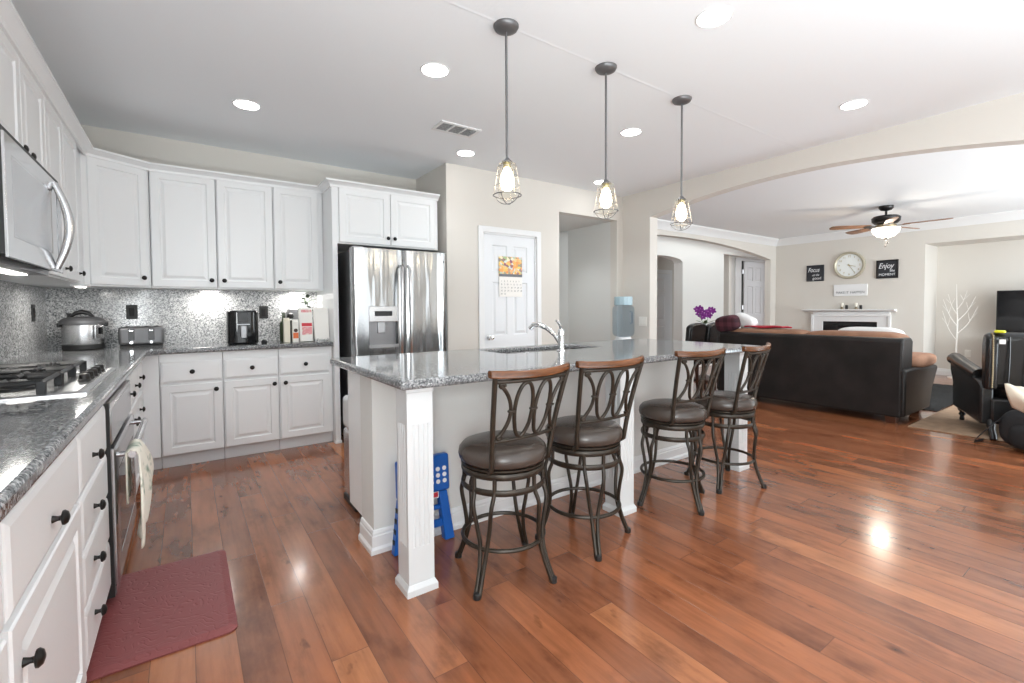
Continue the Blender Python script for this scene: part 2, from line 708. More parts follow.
def map_left(x):                       # faces +X, u = y
    return lambda u, w, n: (x + n, u, w)


def map_seg(p, q):                     # front between plan points p -> q (p left), u metres from p
    p, q = Vector(p), Vector(q)
    d = (q - p).normalized()
    nn = Vector((d.y, -d.x))
    return lambda u, w, n: (p.x + d.x * u + nn.x * n, p.y + d.y * u + nn.y * n, w)


KNOB_ME = None


def knob(parent, fn, u, w, t=0.02):
    """mushroom knob on a face"""
    p = Vector(fn(u, w, t))
    nrm = (Vector(fn(u, w, t + 1)) - p).normalized()
    global KNOB_ME
    if KNOB_ME is None:
        mb = MB().lathe([(0.009, 0), (0.0075, 0.004), (0.0055, 0.010), (0.006, 0.015), (0.0165, 0.018), (0.0175, 0.022), (0.013, 0.028), (0.004, 0.031)], n=18)
        o = mb.build('knob', 'knob_black', None, smooth=True)
        KNOB_ME = o.data
        bpy.data.objects.remove(o)
    o = bpy.data.objects.new('knob', KNOB_ME)
    COL.objects.link(o)
    o.parent = parent
    off = Vector((0, 0, 0))
    q = parent
    while q is not None:
        off += q.location
        q = q.parent
    o.location = p - off
    o.rotation_euler = nrm.to_track_quat('Z', 'Y').to_euler()
    return o


def panel_door(name, parent, fn, u0, w0, u1, w1, mat='cabinet_white', stile=0.055, t=0.02):
    r = lambda i, n: (u0 + i, w0 + i, u1 - i, w1 - i, n)
    s = min(stile, (u1 - u0) * 0.24)
    mb = MB().rects([r(0, 0), r(0, t - 0.004), r(0.004, t), r(s, t), r(s + 0.006, t - 0.009), r(s + 0.016, t - 0.009), r(s + 0.036, t - 0.001), r(s + 0.040, t - 0.001)], fn)
    return mb.build(name, mat, parent)


def slab_front(name, parent, fn, u0, w0, u1, w1, mat='cabinet_white', t=0.02):
    r = lambda i, n: (u0 + i, w0 + i, u1 - i, w1 - i, n)
    mb = MB().rects([r(0, 0), r(0, t - 0.007), r(0.004, t - 0.004), r(0.016, t), r(0.02, t)], fn)
    return mb.build(name, mat, parent)


def sweep(mb, path, prof):
    """profile (out, z) swept along a plan path; out is to the right of travel"""
    P = [Vector(p) for p in path]
    k = len(P)
    rows = []
    for i in range(k):
        d0 = (P[i] - P[i - 1]).normalized() if i > 0 else (P[1] - P[0]).normalized()
        d1 = (P[i + 1] - P[i]).normalized() if i < k - 1 else d0
        n0, n1 = Vector((d0.y, -d0.x)), Vector((d1.y, -d1.x))
        b = (n0 + n1)
        b = b / max(0.15, b.dot(n0))
        rows.append([(P[i].x + b.x * o, P[i].y + b.y * o, z) for o, z in prof])
    m = len(prof)
    vs = [p for r in rows for p in r]
    fs = []
    for i in range(k - 1):
        for j in range(m):
            j2 = (j + 1) % m
            fs.append((i * m + j, i * m + j2, (i + 1) * m + j2, (i + 1) * m + j))
    fs.append(tuple(range(m - 1, -1, -1)))
    fs.append(tuple((k - 1) * m + j for j in range(m)))
    return mb.add(vs, fs)


# ------------------------------------------------------------------ the setting
XL, YB = -0.8875, 4.953          # left wall, back wall
ZC, ZF = 2.6685, 2.60            # kitchen and family room ceilings
YP, XB, XB2 = 4.217, 4.758, 4.902   # pantry wall, arch wall (both faces)
YF, YF2 = 4.782, 4.96            # family back wall (both faces)
XF = 10.08                       # fireplace wall
YN = -2.15                       # window wall behind the camera
YH = 5.5                         # hall wall

struct(MB().box(-1.2, -2.6, -0.12, 13.2, 8.0, 0.0).build('floor', 'hickory_planks'))
struct(MB().box(-1.2, -2.6, ZC, XB, YB + 0.2, ZC + 0.15).build('ceiling', 'ceiling_paint'))
struct(MB().box(XB2, -2.6, ZF, 13.2, YF + 0.05, ZF + 0.2).build('ceiling', 'ceiling_paint'))
struct(MB().box(2.3, YF2 - 0.05, ZF + 0.002, 13.2, 8.0, ZF + 0.2).build('ceiling', 'ceiling_paint'))
struct(MB().box(-1.1, -2.4, 0, XL, YB + 0.2, ZC).build('wall_left', 'wall_paint'))
struct(MB().box(XL, YB, 0, 2.165, YB + 0.2, ZC).build('wall_back', 'wall_paint'))

# pantry block with the door hole and the hall opening
mb = MB()
fnp = lambda u, v, a: (u, a, v)
DX0, DX1, DZ = 2.59, 3.305, 2.02
HX0, HX1, HZ = 3.652, 4.651, 2.35
mb.prism([(2.165, 0), (2.165, ZC), (4.758, ZC), (4.758, 0), (HX1, 0), (HX1, HZ), (HX0, HZ), (HX0, 0), (DX1, 0), (DX1, DZ), (DX0, DZ), (DX0, 0)], fnp, YP, YP + 0.115)
struct(mb.build('wall_pantry', 'wall_paint'))
struct(MB().box(2.165, YP + 0.115, 0, 2.28, YB, ZC).build('wall_pantry_side', 'wall_paint'))
struct(MB().box(2.28, YB - 0.05, 0, 3.55, YB + 0.05, 2.4).build('wall_pantry_rear', 'hall_paint'))
# hall between the rooms
struct(MB().box(HX1, YP + 0.115, 0, XB2 - 0.001, 5.17, ZF).build('wall_hall_right', 'hall_paint'))
struct(MB().box(3.537, YP + 0.115, 0, HX0, YH, ZF).build('wall_hall_left', 'hall_paint'))
struct(MB().box(HX0, YP + 0.115, HZ, HX1, YH, HZ + 0.1).build('trim_hall_soffit', 'hall_paint'))


def arch_wall(name, mat, fn, u0, u1, o0, o1, crown, k, uc, ztop, a0, a1, n=28):
    """wall from u0 to u1 with a low arched opening from o0 to o1 whose soffit is crown - k (u - uc)^2"""
    poly = [(u0, 0), (u0, ztop), (u1, ztop), (u1, 0)]
    arc = [(o1 + (o0 - o1) * i / n) for i in range(n + 1)]
    poly += [(o1, 0)] + [(u, crown - k * (u - uc) ** 2) for u in arc] + [(o0, 0)]
    return struct(MB().prism(poly, fn, a0, a1).build(name, mat))


# arched wall between kitchen and family room (runs along y)
arch_wall('wall_arch', 'wall_paint', lambda u, v, a: (a, u, v), YP + 0.115, -2.4, 3.775, 0.35, 2.492, 0.0615, 2.18, ZC, XB, XB2)
# family room back wall with its arch (runs along x)
arch_wall('wall_family_back', 'wall_paint', lambda u, v, a: (u, a, v), XB2, XF, 5.0, 9.86, 2.392, 0.0265, 7.0, ZF, YF, 4.895)
# hall wall beyond: arched passage and a square recess
poly = [(HX0, 0), (HX0, ZF), (13.0, ZF), (13.0, 0), (11.9, 0), (11.9, 2.335), (9.356, 2.335), (9.356, 0), (7.92, 0)]
for i in range(21):
    u = 7.92 - (7.92 - 6.7) * i / 20
    poly.append((u, 2.085 + 0.095 * math.sqrt(max(0, 1 - ((u - 7.31) / 0.61) ** 2))))
poly.append((6.7, 0))
struct(MB().prism(poly, lambda u, v, a: (u, a, v), YH, YH + 0.2).build('wall_hall', 'hall_paint'))
struct(MB().box(6.0, 7.12, 0, 10.0, 7.25, ZF).build('wall_passage', 'wall_paint'))
struct(MB().box(9.9, YH + 0.2, 0, 10.0, 7.12, ZF).build('wall_passage_right', 'wall_paint'))
struct(MB().box(10.0, 5.8, 0, 13.0, 5.95, ZF).build('wall_recess', 'hall_paint'))
# fireplace wall with the deep tv niche
NY0, NY1, NZ, NX = -1.2, 2.395, 2.235, 10.766
poly = [(YF, 0), (YF, ZF), (-2.4, ZF), (-2.4, 0), (NY0, 0), (NY0, NZ), (NY1, NZ), (NY1, 0)]
struct(MB().prism(poly, lambda u, v, a: (a, u, v), XF, XF + 0.15).build('wall_fireplace', 'wall_paint'))
struct(MB().box(NX, NY0 - 0.1, 0, NX + 0.1, NY1 + 0.1, NZ + 0.1).build('wall_niche_back', 'wall_paint'))
struct(MB().box(XF + 0.15, NY1, 0, NX, NY1 + 0.1, NZ + 0.1).build('wall_niche_left', 'wall_paint'))
struct(MB().box(XF + 0.15, NY0 - 0.1, 0, NX, NY0, NZ + 0.1).build('wall_niche_right', 'wall_paint'))
struct(MB().box(XF + 0.15, NY0, NZ, NX, NY1, NZ + 0.1).build('trim_niche_soffit', 'wall_paint'))
# window wall behind the camera: three wide openings
poly = [(-0.89, 0), (-0.89, ZC), (13.0, ZC), (13.0, 0)]
holes = [(5.3, 9.7), (-0.7, 3.4)]
for a, b in holes:
    poly += [(b, 0), (b, 2.35), (a, 2.35), (a, 0)]
struct(MB().prism(poly, lambda u, v, a: (u, a, v), YN - 0.15, YN).build('wall_near', 'wall_paint'))
for k, (a, b) in enumerate(holes):
    w = thing('window_%d' % (k + 1), 'white framed sliding glass doors behind the camera', 'window', ((a + b) / 2, YN - 0.08, 0))
    del w['label'], w['category']
    w['kind'] = 'structure'
    f = MB()
    f.box(a, YN - 0.12, 2.27, b, YN - 0.04, 2.35).box(a, YN - 0.12, 0, b, YN - 0.04, 0.06)
    for i in range(4):
        x = a + (b - a - 0.07) * i / 3
        f.box(x, YN - 0.12, 0.06, x + 0.07, YN - 0.04, 2.27)
    f.build('window_frame', 'white_trim', w)

w = thing('window_3', None, None, (XL, -1.2, 1.4))  # frame added on the solid wall to go with the side fill lamp
w['kind'] = 'structure'
MB().box(XL, -2.0, 0.70, XL + 0.03, -1.95, 2.10).box(XL, -0.45, 0.70, XL + 0.03, -0.40, 2.10).box(XL, -1.95, 0.70, XL + 0.03, -0.45, 0.75).box(XL, -1.95, 2.05, XL + 0.03, -0.45, 2.10).build('window_frame', 'white_trim', w)

# cove moulding of the family room
prof = [(0.0, 2.462), (0.012, 2.462), (0.020, 2.485), (0.060, 2.540), (0.098, 2.575), (0.105, 2.598), (0.0, 2.598)]
struct(sweep(MB(), [(XB2, YF), (XF, YF)], prof).build('trim_1', 'white_trim', smooth=True, angle=25))
struct(sweep(MB(), [(XF, YF), (XF, -2.1)], prof).build('trim_2', 'white_trim', smooth=True, angle=25))
# skirting boards
bprof = [(0.0, 0.0), (0.018, 0.0), (0.018, 0.075), (0.012, 0.088), (0.008, 0.11), (0.0, 0.115)]
struct(sweep(MB(), [(XF, NY1 + 0.0), (XF, NY1 + 0.45)], bprof[::1]).build('baseboard_family', 'white_trim'))
struct(sweep(MB(), [(NX, NY1), (NX, NY0)], bprof).build('baseboard_niche', 'white_trim'))
struct(sweep(MB(), [(3.39, YP), (HX0, YP)], bprof).build('baseboard_pantry', 'white_trim'))
struct(sweep(MB(), [(XB, YP), (XB, 3.775)], bprof).build('baseboard_arch', 'white_trim'))
# faint crease across the kitchen ceiling, in line with the pendants
struct(MB().prism([(2.009, 0), (2.0215, -0.0016), (2.034, 0)], lambda u, v, a: (a, u, ZC + v), -0.5, XB).build('trim_3', 'ceiling_paint'))


# ------------------------------------------------------------------ interior doors
def six_panel(name, parent, x0, x1, z0, z1, y, flip=1):
    """moulded six panel leaf facing -Y at plane y"""
    w, h = x1 - x0, z1 - z0
    t = 0.035
    mb = MB()
    xs = [x0, x0 + 0.155 * w, x0 + 0.435 * w, x0 + 0.565 * w, x0 + 0.845 * w, x1]
    zs = [z0, z0 + 0.115 * h, z0 + 0.385 * h, z0 + 0.455 * h, z0 + 0.745 * h, z0 + 0.80 * h, z0 + 0.945 * h, z1]
    for i in range(5):
        for j in range(7):
            a, b, c, d = xs[i], xs[i + 1], zs[j], zs[j + 1]
            if i in (1, 3) and j in (1, 3, 5):
                r = lambda k, n: (a + k, c + k, b - k, d - k, n)
                rr = [r(0, 0), r(0, t), r(0.008, t - 0.009), r(0.02, t - 0.009), r(0.042, t - 0.002), r(0.045, t - 0.002)]
                mb.rects(rr, lambda u, v, n: (u, y - n, v))
            else:
                mb.box(a, y - t, c, b, y, d)
    return mb.build(name, 'door_white', parent)


def casing(parent, x0, x1, z1, y, w=0.062, t=0.018, z0=0.0):
    mb = MB()
    # mitred flat casing around the hole (x0..x1, to z1)
    o = [(x0 - w, z0), (x0 - w, z1 + w), (x1 + w, z1 + w), (x1 + w, z0), (x1, z0), (x1, z1), (x0, z1), (x0, z0)]
    mb.prism(o, lambda u, v, a: (u, a, v), y - t, y)
    return mb.build('casing', 'white_trim', parent, bevel=0.005)


d1 = thing('door_1', None, None, (2.95, YP, 0))
d1['kind'] = 'structure'
casing(d1, DX0, DX1, DZ, YP)
MB().box(DX0, YP, 0, DX0 + 0.016, YP + 0.1, DZ).box(DX1 - 0.016, YP, 0, DX1, YP + 0.1, DZ).box(DX0, YP, DZ - 0.016, DX1, YP + 0.1, DZ).build('jamb', 'white_trim', d1)
six_panel('leaf', d1, DX0 + 0.018, DX1 - 0.018, 0.008, DZ - 0.018, YP + 0.045)
kb = MB().lathe([(0.028, 0), (0.028, 0.005), (0.010, 0.009), (0.010, 0.03), (0.024, 0.038), (0.029, 0.052), (0.024, 0.064), (0.006, 0.068)], (0, 0, 0), 24)
for i, v in enumerate(kb.v):
    kb.v[i] = Vector((2.665 + v.x, YP + 0.010 - v.z, 0.895 + v.y))
kb.build('door_knob', 'chrome', d1, smooth=True)
hm = MB()
hm.box(DX1 - 0.022, YP + 0.004, 1.72, DX1 - 0.012, YP + 0.012, 1.81)
hm.build('hinge', 'chrome', d1)

d2 = thing('door_2', None, None, (8.9, 7.1, 0))
d2['kind'] = 'structure'
casing(d2, 9.15 - 0.8, 9.72, 2.03, 7.118, w=0.09)
six_panel('leaf', d2, 8.37, 9.70, 0.01, 2.02, 7.119)
d3 = thing('door_3', None, None, (11.0, 5.8, 0))
d3['kind'] = 'structure'
casing(d3, 10.576, 11.6, 2.29, 5.8, w=0.26)
MB().box(10.577, 5.792, 0.01, 10.66, 5.799, 2.28).build('gap', 'shadow_black', d3)
six_panel('leaf', d3, 10.66, 11.55, 0.01, 2.27, 5.799)
MB().box(10.592, 5.770, 1.15, 10.655, 5.792, 1.25).build('hinge', 'steel_satin', d3)
MB().box(10.592, 5.770, 1.98, 10.655, 5.792, 2.08).build('hinge', 'steel_satin', d3)

# ------------------------------------------------------------------ kitchen: left and back runs
XF_L, YF_B = -0.265, 4.359        # base fronts (door faces)
ZT = 0.918                        # worktop
TK = 0.10
fl = map_left(XF_L - 0.02)
fb = map_back(YF_B + 0.02)


def base_left(y0, y1, label, drawers, doors, filler=None):
    """drawers/doors: list of (y0, y1, z0, z1, knob y, knob z)"""
    t = thing('base_cabinet', label, 'cabinet', (-0.55, (y0 + y1) / 2, 0), 'white base cabinets of the kitchen')
    MB().box(XL + 0.002, y0 + 0.001, TK, XF_L - 0.0205, y1 - 0.001, 0.878).build('body', 'cabinet_white', t)
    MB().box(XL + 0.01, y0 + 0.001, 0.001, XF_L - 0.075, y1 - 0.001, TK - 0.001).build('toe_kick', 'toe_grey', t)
    for a, b, c, d, ku, kw in drawers:
        o = slab_front('drawer', t, fl, a, c, b, d)
        knob(o, fl, ku, kw)
    for a, b, c, d, ku, kw in doors:
        o = panel_door('door', t, fl, a, c, b, d)
        knob(o, fl, ku, kw)
    return t


base_left(0.42, 1.155, 'white base cabinet nearest the camera, cut off by the left edge of the photo',
          [(0.43, 1.145, 0.655, 0.835, 0.79, 0.745)], [(0.43, 0.78, 0.11, 0.64, 0.74, 0.55), (0.795, 1.145, 0.11, 0.64, 0.84, 0.55)])
base_left(1.157, 1.838, 'white base cabinet with one wide drawer over a door, left of the four-drawer unit',
          [(1.167, 1.828, 0.655, 0.835, 1.485, 0.72)], [(1.167, 1.828, 0.11, 0.64, 1.225, 0.545)])
base_left(1.84, 2.405, 'white base cabinet with a stack of four drawers beside the oven',
          [(1.85, 2.395, 0.655, 0.835, 2.06, 0.725), (1.85, 2.395, 0.48, 0.645, 2.05, 0.555), (1.85, 2.395, 0.305, 0.47, 2.02, 0.392), (1.85, 2.395, 0.115, 0.295, 2.0, 0.222)], [])
base_left(3.25, 3.465, 'narrow white base cabinet just beyond the oven with the towel',
          [(3.258, 3.458, 0.655, 0.835, 3.30, 0.745)], [(3.258, 3.458, 0.11, 0.64, 3.43, 0.555)])
base_left(3.467, 3.835, 'white base cabinet in the middle of the three beyond the oven',
          [(3.475, 3.828, 0.655, 0.835, 3.66, 0.745)], [(3.475, 3.828, 0.11, 0.64, 3.55, 0.555)])
base_left(3.837, 4.21, 'white base cabinet farthest along the left run, next to the inner corner',
          [(3.845, 4.20, 0.655, 0.835, 4.0, 0.755)], [(3.845, 4.20, 0.11, 0.64, 3.93, 0.55)])
t = thing('corner_cabinet', 'white blank corner base cabinet panel where the two counters meet', 'cabinet', (-0.5, 4.6, 0))
MB().prism_z([(XL + 0.002, 4.212), (XF_L - 0.005, 4.212), (XF_L - 0.005, YF_B + 0.005), (-0.175, YF_B + 0.005), (-0.175, YB - 0.002), (XL + 0.002, YB - 0.002)], TK, 0.878).build('body', 'cabinet_white', t)
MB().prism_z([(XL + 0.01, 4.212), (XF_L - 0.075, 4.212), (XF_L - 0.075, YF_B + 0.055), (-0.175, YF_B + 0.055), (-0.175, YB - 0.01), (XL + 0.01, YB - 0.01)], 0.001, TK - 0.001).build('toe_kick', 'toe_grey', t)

for x0, x1, kd, lab in ((-0.173, 0.233, 0.185, 'white base cabinet with drawer and door, leftmost on the back wall'),
                        (0.235, 0.637, 0.60, 'white base cabinet with drawer and door, in the middle of the back wall'),
                        (0.639, 1.076, 0.685, 'white base cabinet with drawer and door, beside the fridge panel')):
    t = thing('base_cabinet', lab, 'cabinet', ((x0 + x1) / 2, 4.65, 0), 'white base cabinets of the kitchen')
    MB().box(x0 + 0.001, YF_B + 0.0205, TK, x1 - 0.001, YB - 0.002, 0.878).build('body', 'cabinet_white', t)
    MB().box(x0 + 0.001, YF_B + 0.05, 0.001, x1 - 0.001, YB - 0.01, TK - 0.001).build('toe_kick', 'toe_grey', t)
    xr = x1 - 0.008 if x1 < 1 else x1 - 0.03
    o = slab_front('drawer', t, fb, x0 + 0.008, 0.655, xr, 0.812)
    knob(o, fb, (x0 + xr) / 2 + 0.005, 0.735)
    o = panel_door('door', t, fb, x0 + 0.008, 0.103, xr, 0.636)
    knob(o, fb, kd, 0.585)

# worktop (L-shaped) and splashback
poly = [(XL + 0.022, 0.40), (-0.235, 0.40), (-0.235, 4.225), (-0.135, 4.329), (1.078, 4.329), (1.078, YB - 0.022), (XL + 0.022, YB - 0.022)]
wt = MB().prism_z(poly, 0.8785, ZT).build('worktop', 'granite_top', bevel=0.012, seg=3)
tag(wt, 'long L-shaped grey granite worktop along the left and back walls', 'worktop')
bs = MB().prism_z([(XL + 0.001, 0.40), (XL + 0.021, 0.40), (XL + 0.021, YB - 0.021), (1.078, YB - 0.021), (1.078, YB - 0.001), (XL + 0.001, YB - 0.001)], ZT - 0.02, 1.385).build('backsplash', 'granite_splash')
tag(bs, 'speckled grey granite splashback between worktop and upper cabinets', 'splashback')

# ---- wall cabinets
XU, YU, ZU0, ZU1 = -0.557, 4.623, 1.386, 2.318
fu_l = map_left(XU - 0.02)
fu_b = map_back(YU + 0.02)


def wall_left_cab(y0, y1, z0, label, doors):
    t = thing('wall_cabinet', label, 'cabinet', (-0.7, (y0 + y1) / 2, z0), 'white wall cabinets of the kitchen')
    MB().box(XL + 0.002, y0 + 0.001, z0, XU - 0.0205, y1 - 0.001, ZU1).build('body', 'cabinet_white', t)
    for a, b, ku, kz in doors:
        o = panel_door('door', t, fu_l, a, z0 + 0.010, b, ZU1 - 0.015)
        knob(o, fu_l, ku, kz)


wall_left_cab(1.25, 2.218, ZU0, 'white wall cabinet nearest the camera, cut off by the left edge of the photo', [(1.26, 1.73, 1.68, 1.45), (1.74, 2.21, 1.79, 1.45)])
wall_left_cab(2.22, 3.28, 1.835, 'white wall cabinet above the microwave with two knobs at its foot', [(2.44, 2.855, 2.80, 1.89), (2.863, 3.272, 2.92, 1.89)])
wall_left_cab(3.282, 3.70, ZU0, 'white wall cabinet just beyond the microwave', [(3.29, 3.695, 3.655, 1.45)])
wall_left_cab(3.702, 4.40, ZU0, 'white wall cabinet on the left wall next to the corner cabinet', [(3.708, 4.14, 4.08, 1.45)])
A, B = (XU, 4.405), (-0.215, YU)
t = thing('wall_cabinet', 'white angled corner wall cabinet above the pressure cooker', 'cabinet', (-0.6, 4.7, ZU0), 'white wall cabinets of the kitchen')
fd = map_seg((A[0] - 0.014, A[1] + 0.014), (B[0] - 0.014, B[1] + 0.014))
L = (Vector(B) - Vector(A)).length
MB().prism_z([(XL + 0.002, 4.402), (A[0] - 0.018, 4.402), (B[0] - 0.001, YU + 0.0205), (B[0] - 0.001, YB - 0.002), (XL + 0.002, YB - 0.002)], ZU0, ZU1).build('body', 'cabinet_white', t)
o = panel_door('door', t, fd, 0.02, ZU0 + 0.01, L - 0.01, ZU1 - 0.015)
knob(o, fd, L - 0.055, 1.46)
for x0, x1, kx, lab in ((-0.213, 0.226, 0.185, 'white wall cabinet above the toaster'), (0.228, 0.655, 0.275, 'white wall cabinet above the air fryer'),
                        (0.657, 1.078, 0.70, 'white wall cabinet above the bottles and cookbooks')):
    t = thing('wall_cabinet', lab, 'cabinet', ((x0 + x1) / 2, 4.8, ZU0), 'white wall cabinets of the kitchen')
    MB().box(x0 + 0.001, YU + 0.0205, ZU0, x1 - 0.001, YB - 0.002, ZU1).build('body', 'cabinet_white', t)
    xr = x1 - 0.006 if x1 < 1 else x1 - 0.045
    o = panel_door('door', t, fu_b, x0 + 0.006, ZU0 + 0.01, xr, ZU1 - 0.015)
    knob(o, fu_b, kx, 1.455)

# fridge surround
FX0, FX1, FYC = 1.08, 2.115, 4.32
t = thing('fridge_panel', 'tall white side panel between the base cabinets and the fridge', 'panel', (1.1, 4.6, 0))
MB().box(FX0, FYC - 0.012, 0.0, FX0 + 0.045, YB - 0.002, ZU1).build('board', 'cabinet_white', t, bevel=0.002)
MB().box(FX0 - 0.006, FYC - 0.02, 0.0, FX0 + 0.051, FYC + 0.05, 0.022).build('foot_trim', 'cabinet_white', t)
t = thing('wall_cabinet', 'white two-door wall cabinet above the fridge', 'cabinet', (1.6, 4.6, 1.8), 'white wall cabinets of the kitchen')
MB().box(FX0 + 0.046, FYC + 0.0005, 1.80, FX1, YB - 0.002, ZU1).build('body', 'cabinet_white', t)
ff = map_back(FYC)
o = panel_door('door', t, ff, FX0 + 0.062, 1.812, 1.612, ZU1 - 0.015, stile=0.06)
knob(o, ff, 1.585, 1.875)
o = panel_door('door', t, ff, 1.618, 1.812, FX1 - 0.03, ZU1 - 0.015, stile=0.06)
knob(o, ff, 1.65, 1.875)
# crown moulding along all wall cabinets
cp = [(0.0, 2.295), (0.012, 2.295), (0.016, 2.312), (0.045, 2.335), (0.056, 2.338), (0.056, 2.352), (-0.05, 2.352), (-0.05, 2.3185), (0.0, 2.3185)]
o = sweep(MB(), [(XU, 1.25), (XU, A[1]), (B[0], YU), (FX0, YU), (FX0, FYC - 0.012), (FX1, FYC - 0.012)], cp).build('cabinet_crown', 'cabinet_white', smooth=True, angle=25)
tag(o, 'white crown moulding along the top of all the wall cabinets', 'moulding')
# small lamps in the underside of the wall cabinets
for x0, y0, x1, y1, lab in ((-0.62, 4.20, -0.54, 4.36, 'lit lamp under the left wall cabinets next to the microwave'),
                            (0.10, 4.80, 0.26, 4.88, 'lit lamp under the wall cabinet left of the air fryer'),
                            (0.80, 4.80, 0.96, 4.88, 'lit lamp under the wall cabinet above the cookbooks')):
    t = thing('under_cabinet_light', lab, 'lamp', ((x0 + x1) / 2, (y0 + y1) / 2, 1.37), 'under-cabinet lamp strips')
    MB().box(x0, y0, 1.371, x1, y1, 1.3855).build('housing', 'white_trim', t)
    MB().box(x0 + 0.02, y0 + 0.02, 1.366, x1 - 0.02, y1 - 0.02, 1.3705).build('lens', 'strip_lens', t)
    ar = area('strip_light', ((x0 + x1) / 2, (y0 + y1) / 2, 1.362), ((x0 + x1) / 2, (y0 + y1) / 2, 0), x1 - x0, y1 - y0, 1.6, (1, 0.97, 0.92))

# ------------------------------------------------------------------ microwave
mx, my0, my1, mz0, mz1 = -0.475, 2.222, 3.07, 1.385, 1.80
t = thing('microwave', 'stainless over-the-range microwave with bowed handle under the wall cabinets', 'microwave', (-0.65, 2.68, mz0))
MB().box(XL + 0.024, my0, mz0 + 0.012, mx - 0.008, my1, mz1 + 0.02).build('case', 'matte_black', t)
o = MB().rects([(my0, mz0, my1 - 0.105, mz1, 0.0365), (my0, mz0, my1 - 0.105, mz1, 0.042), (my0 + 0.002, mz0 + 0.002, my1 - 0.107, mz1 - 0.002, 0.044),
                (my0 + 0.07, mz0 + 0.075, my1 - 0.20, mz1 - 0.06, 0.044), (my0 + 0.074, mz0 + 0.079, my1 - 0.204, mz1 - 0.064, 0.041)], map_left(mx - 0.044)).build('door', 'steel_smooth', t)
MB().box(mx - 0.004, my0 + 0.078, mz0 + 0.083, mx - 0.0015, my1 - 0.208, mz1 - 0.068).build('window_glass', 'frost_panel', o)
hp = [(mx + 0.004 + 0.046 * math.sin(PI * s), my1 - 0.165, mz0 + 0.012 + (mz1 - mz0 - 0.03) * s) for s in [i / 16 for i in range(17)]]
MB().tube(hp, [0.012 + 0.006 * math.sin(PI * i / 16) for i in range(17)], 10).build('handle', 'steel_satin', o, smooth=True)
MB().box(mx - 0.0075, my1 - 0.104, mz0, mx - 0.001, my1, mz1).build('control_panel', 'steel_smooth', t, bevel=0.003)
MB().box(mx - 0.0005, my1 - 0.09, mz0 + 0.05, mx + 0.001, my1 - 0.014, mz1 - 0.03).build('key_pad', 'frost_panel', t)
MB().box(XL + 0.03, my0 + 0.01, mz0 - 0.012, mx - 0.05, my1 - 0.01, mz0 + 0.012).build('bottom_grille', 'steel_dark', t)
MB().box(-0.64, 2.62, mz0 - 0.016, -0.585, 3.0, mz0 - 0.0125).build('lamp_lens', 'strip_lens', t)
area('hood_light', (-0.61, 2.80, mz0 - 0.02), (-0.61, 2.80, 0), 0.08, 0.35, 1.8, (1, 0.97, 0.9))

# ------------------------------------------------------------------ built-in oven
oy0, oy1 = 2.43, 3.225
t = thing('oven', 'built-in stainless oven under the cooktop with a towel over its handle', 'oven', (-0.55, 2.82, 0))
MB().box(XL + 0.01, oy0 - 0.022, 0.06, XF_L - 0.03, oy1 + 0.022, 0.8785).build('case', 'matte_black', t)
MB().box(XF_L - 0.0295, oy0 - 0.02, 0.84, XF_L - 0.006, oy1 + 0.02, 0.8785).build('top_rail', 'cabinet_white', t)
MB().box(XF_L - 0.029, oy0, 0.668, XF_L + 0.012, oy1, 0.815).build('control_panel', 'steel_satin', t, bevel=0.006)
MB().box(XF_L - 0.029, oy0, 0.815, XF_L + 0.010, oy1, 0.832).build('vent_strip', 'steel_satin', t)
o = MB().rects([(oy0, 0.10, oy1, 0.65, -0.029), (oy0, 0.10, oy1, 0.65, 0.016), (oy0 + 0.01, 0.11, oy1 - 0.01, 0.64, 0.022), (oy0 + 0.09, 0.19, oy1 - 0.09, 0.55, 0.022), (oy0 + 0.094, 0.194, oy1 - 0.094, 0.546, 0.019)],
               map_left(XF_L)).build('door', 'steel_satin', t)
MB().box(XF_L + 0.017, oy0 + 0.098, 0.198, XF_L + 0.021, oy1 - 0.098, 0.542).build('window_glass', 'range_glass', o)
hz, hx = 0.612, XF_L + 0.070
hb = MB().tube([(hx, oy0 + 0.03, hz), (hx, oy1 - 0.03, hz)], 0.014, 14)
hb.tube([(XF_L + 0.018, oy0 + 0.06, hz), (hx, oy0 + 0.06, hz)], 0.011, 10)
hb.tube([(XF_L + 0.018, oy1 - 0.06, hz), (hx, oy1 - 0.06, hz)], 0.011, 10)
hb.build('handle', 'steel_satin', o, smooth=True)
MB().box(XF_L - 0.0295, oy0 - 0.022, 0.06, XF_L + 0.008, oy0 - 0.002, 0.838).build('side_trim', 'matte_black', t)
MB().box(XF_L - 0.03, oy0, 0.055, XF_L + 0.012, oy1, 0.095).build('kick_plate', 'steel_satin', t)


# towel draped over the oven handle
TY = 2.54


def towel_fn(u, v):
    """v: 0 back hem -> over the bar -> 1 front hem; u across"""
    back, front = 0.20, 0.33
    tot = back + front + 0.05
    d = v * tot
    fold = 0.010 * math.sin(u * 12.0 + 0.6)
    if d < back:
        return (hx - 0.020 + fold * 0.3, TY + (u - 0.5) * 0.20, hz - (back - d) + 0.002)
    if d < back + 0.05:
        a = PI * (d - back) / 0.05
        return (hx - 0.021 * math.cos(a), TY + (u - 0.5) * 0.20, hz + 0.003 + 0.019 * math.sin(a))
    e = (d - back - 0.05) / front
    wid = 0.22 + 0.26 * math.sin(PI * min(1, e * 1.15) * 0.62) - 0.16 * max(0, e - 0.55) / 0.45
    yc = TY + 0.04 * e - 0.12 * e * e
    out = 0.022 + 0.030 * math.sin(PI * min(1.0, e * 0.9)) * (0.35 + 0.65 * u) + fold * (0.3 + e)
    return (hx + out, yc + (u - 0.5) * wid, hz - front * e * (0.80 + 0.24 * (1 - u)) + 0.002)


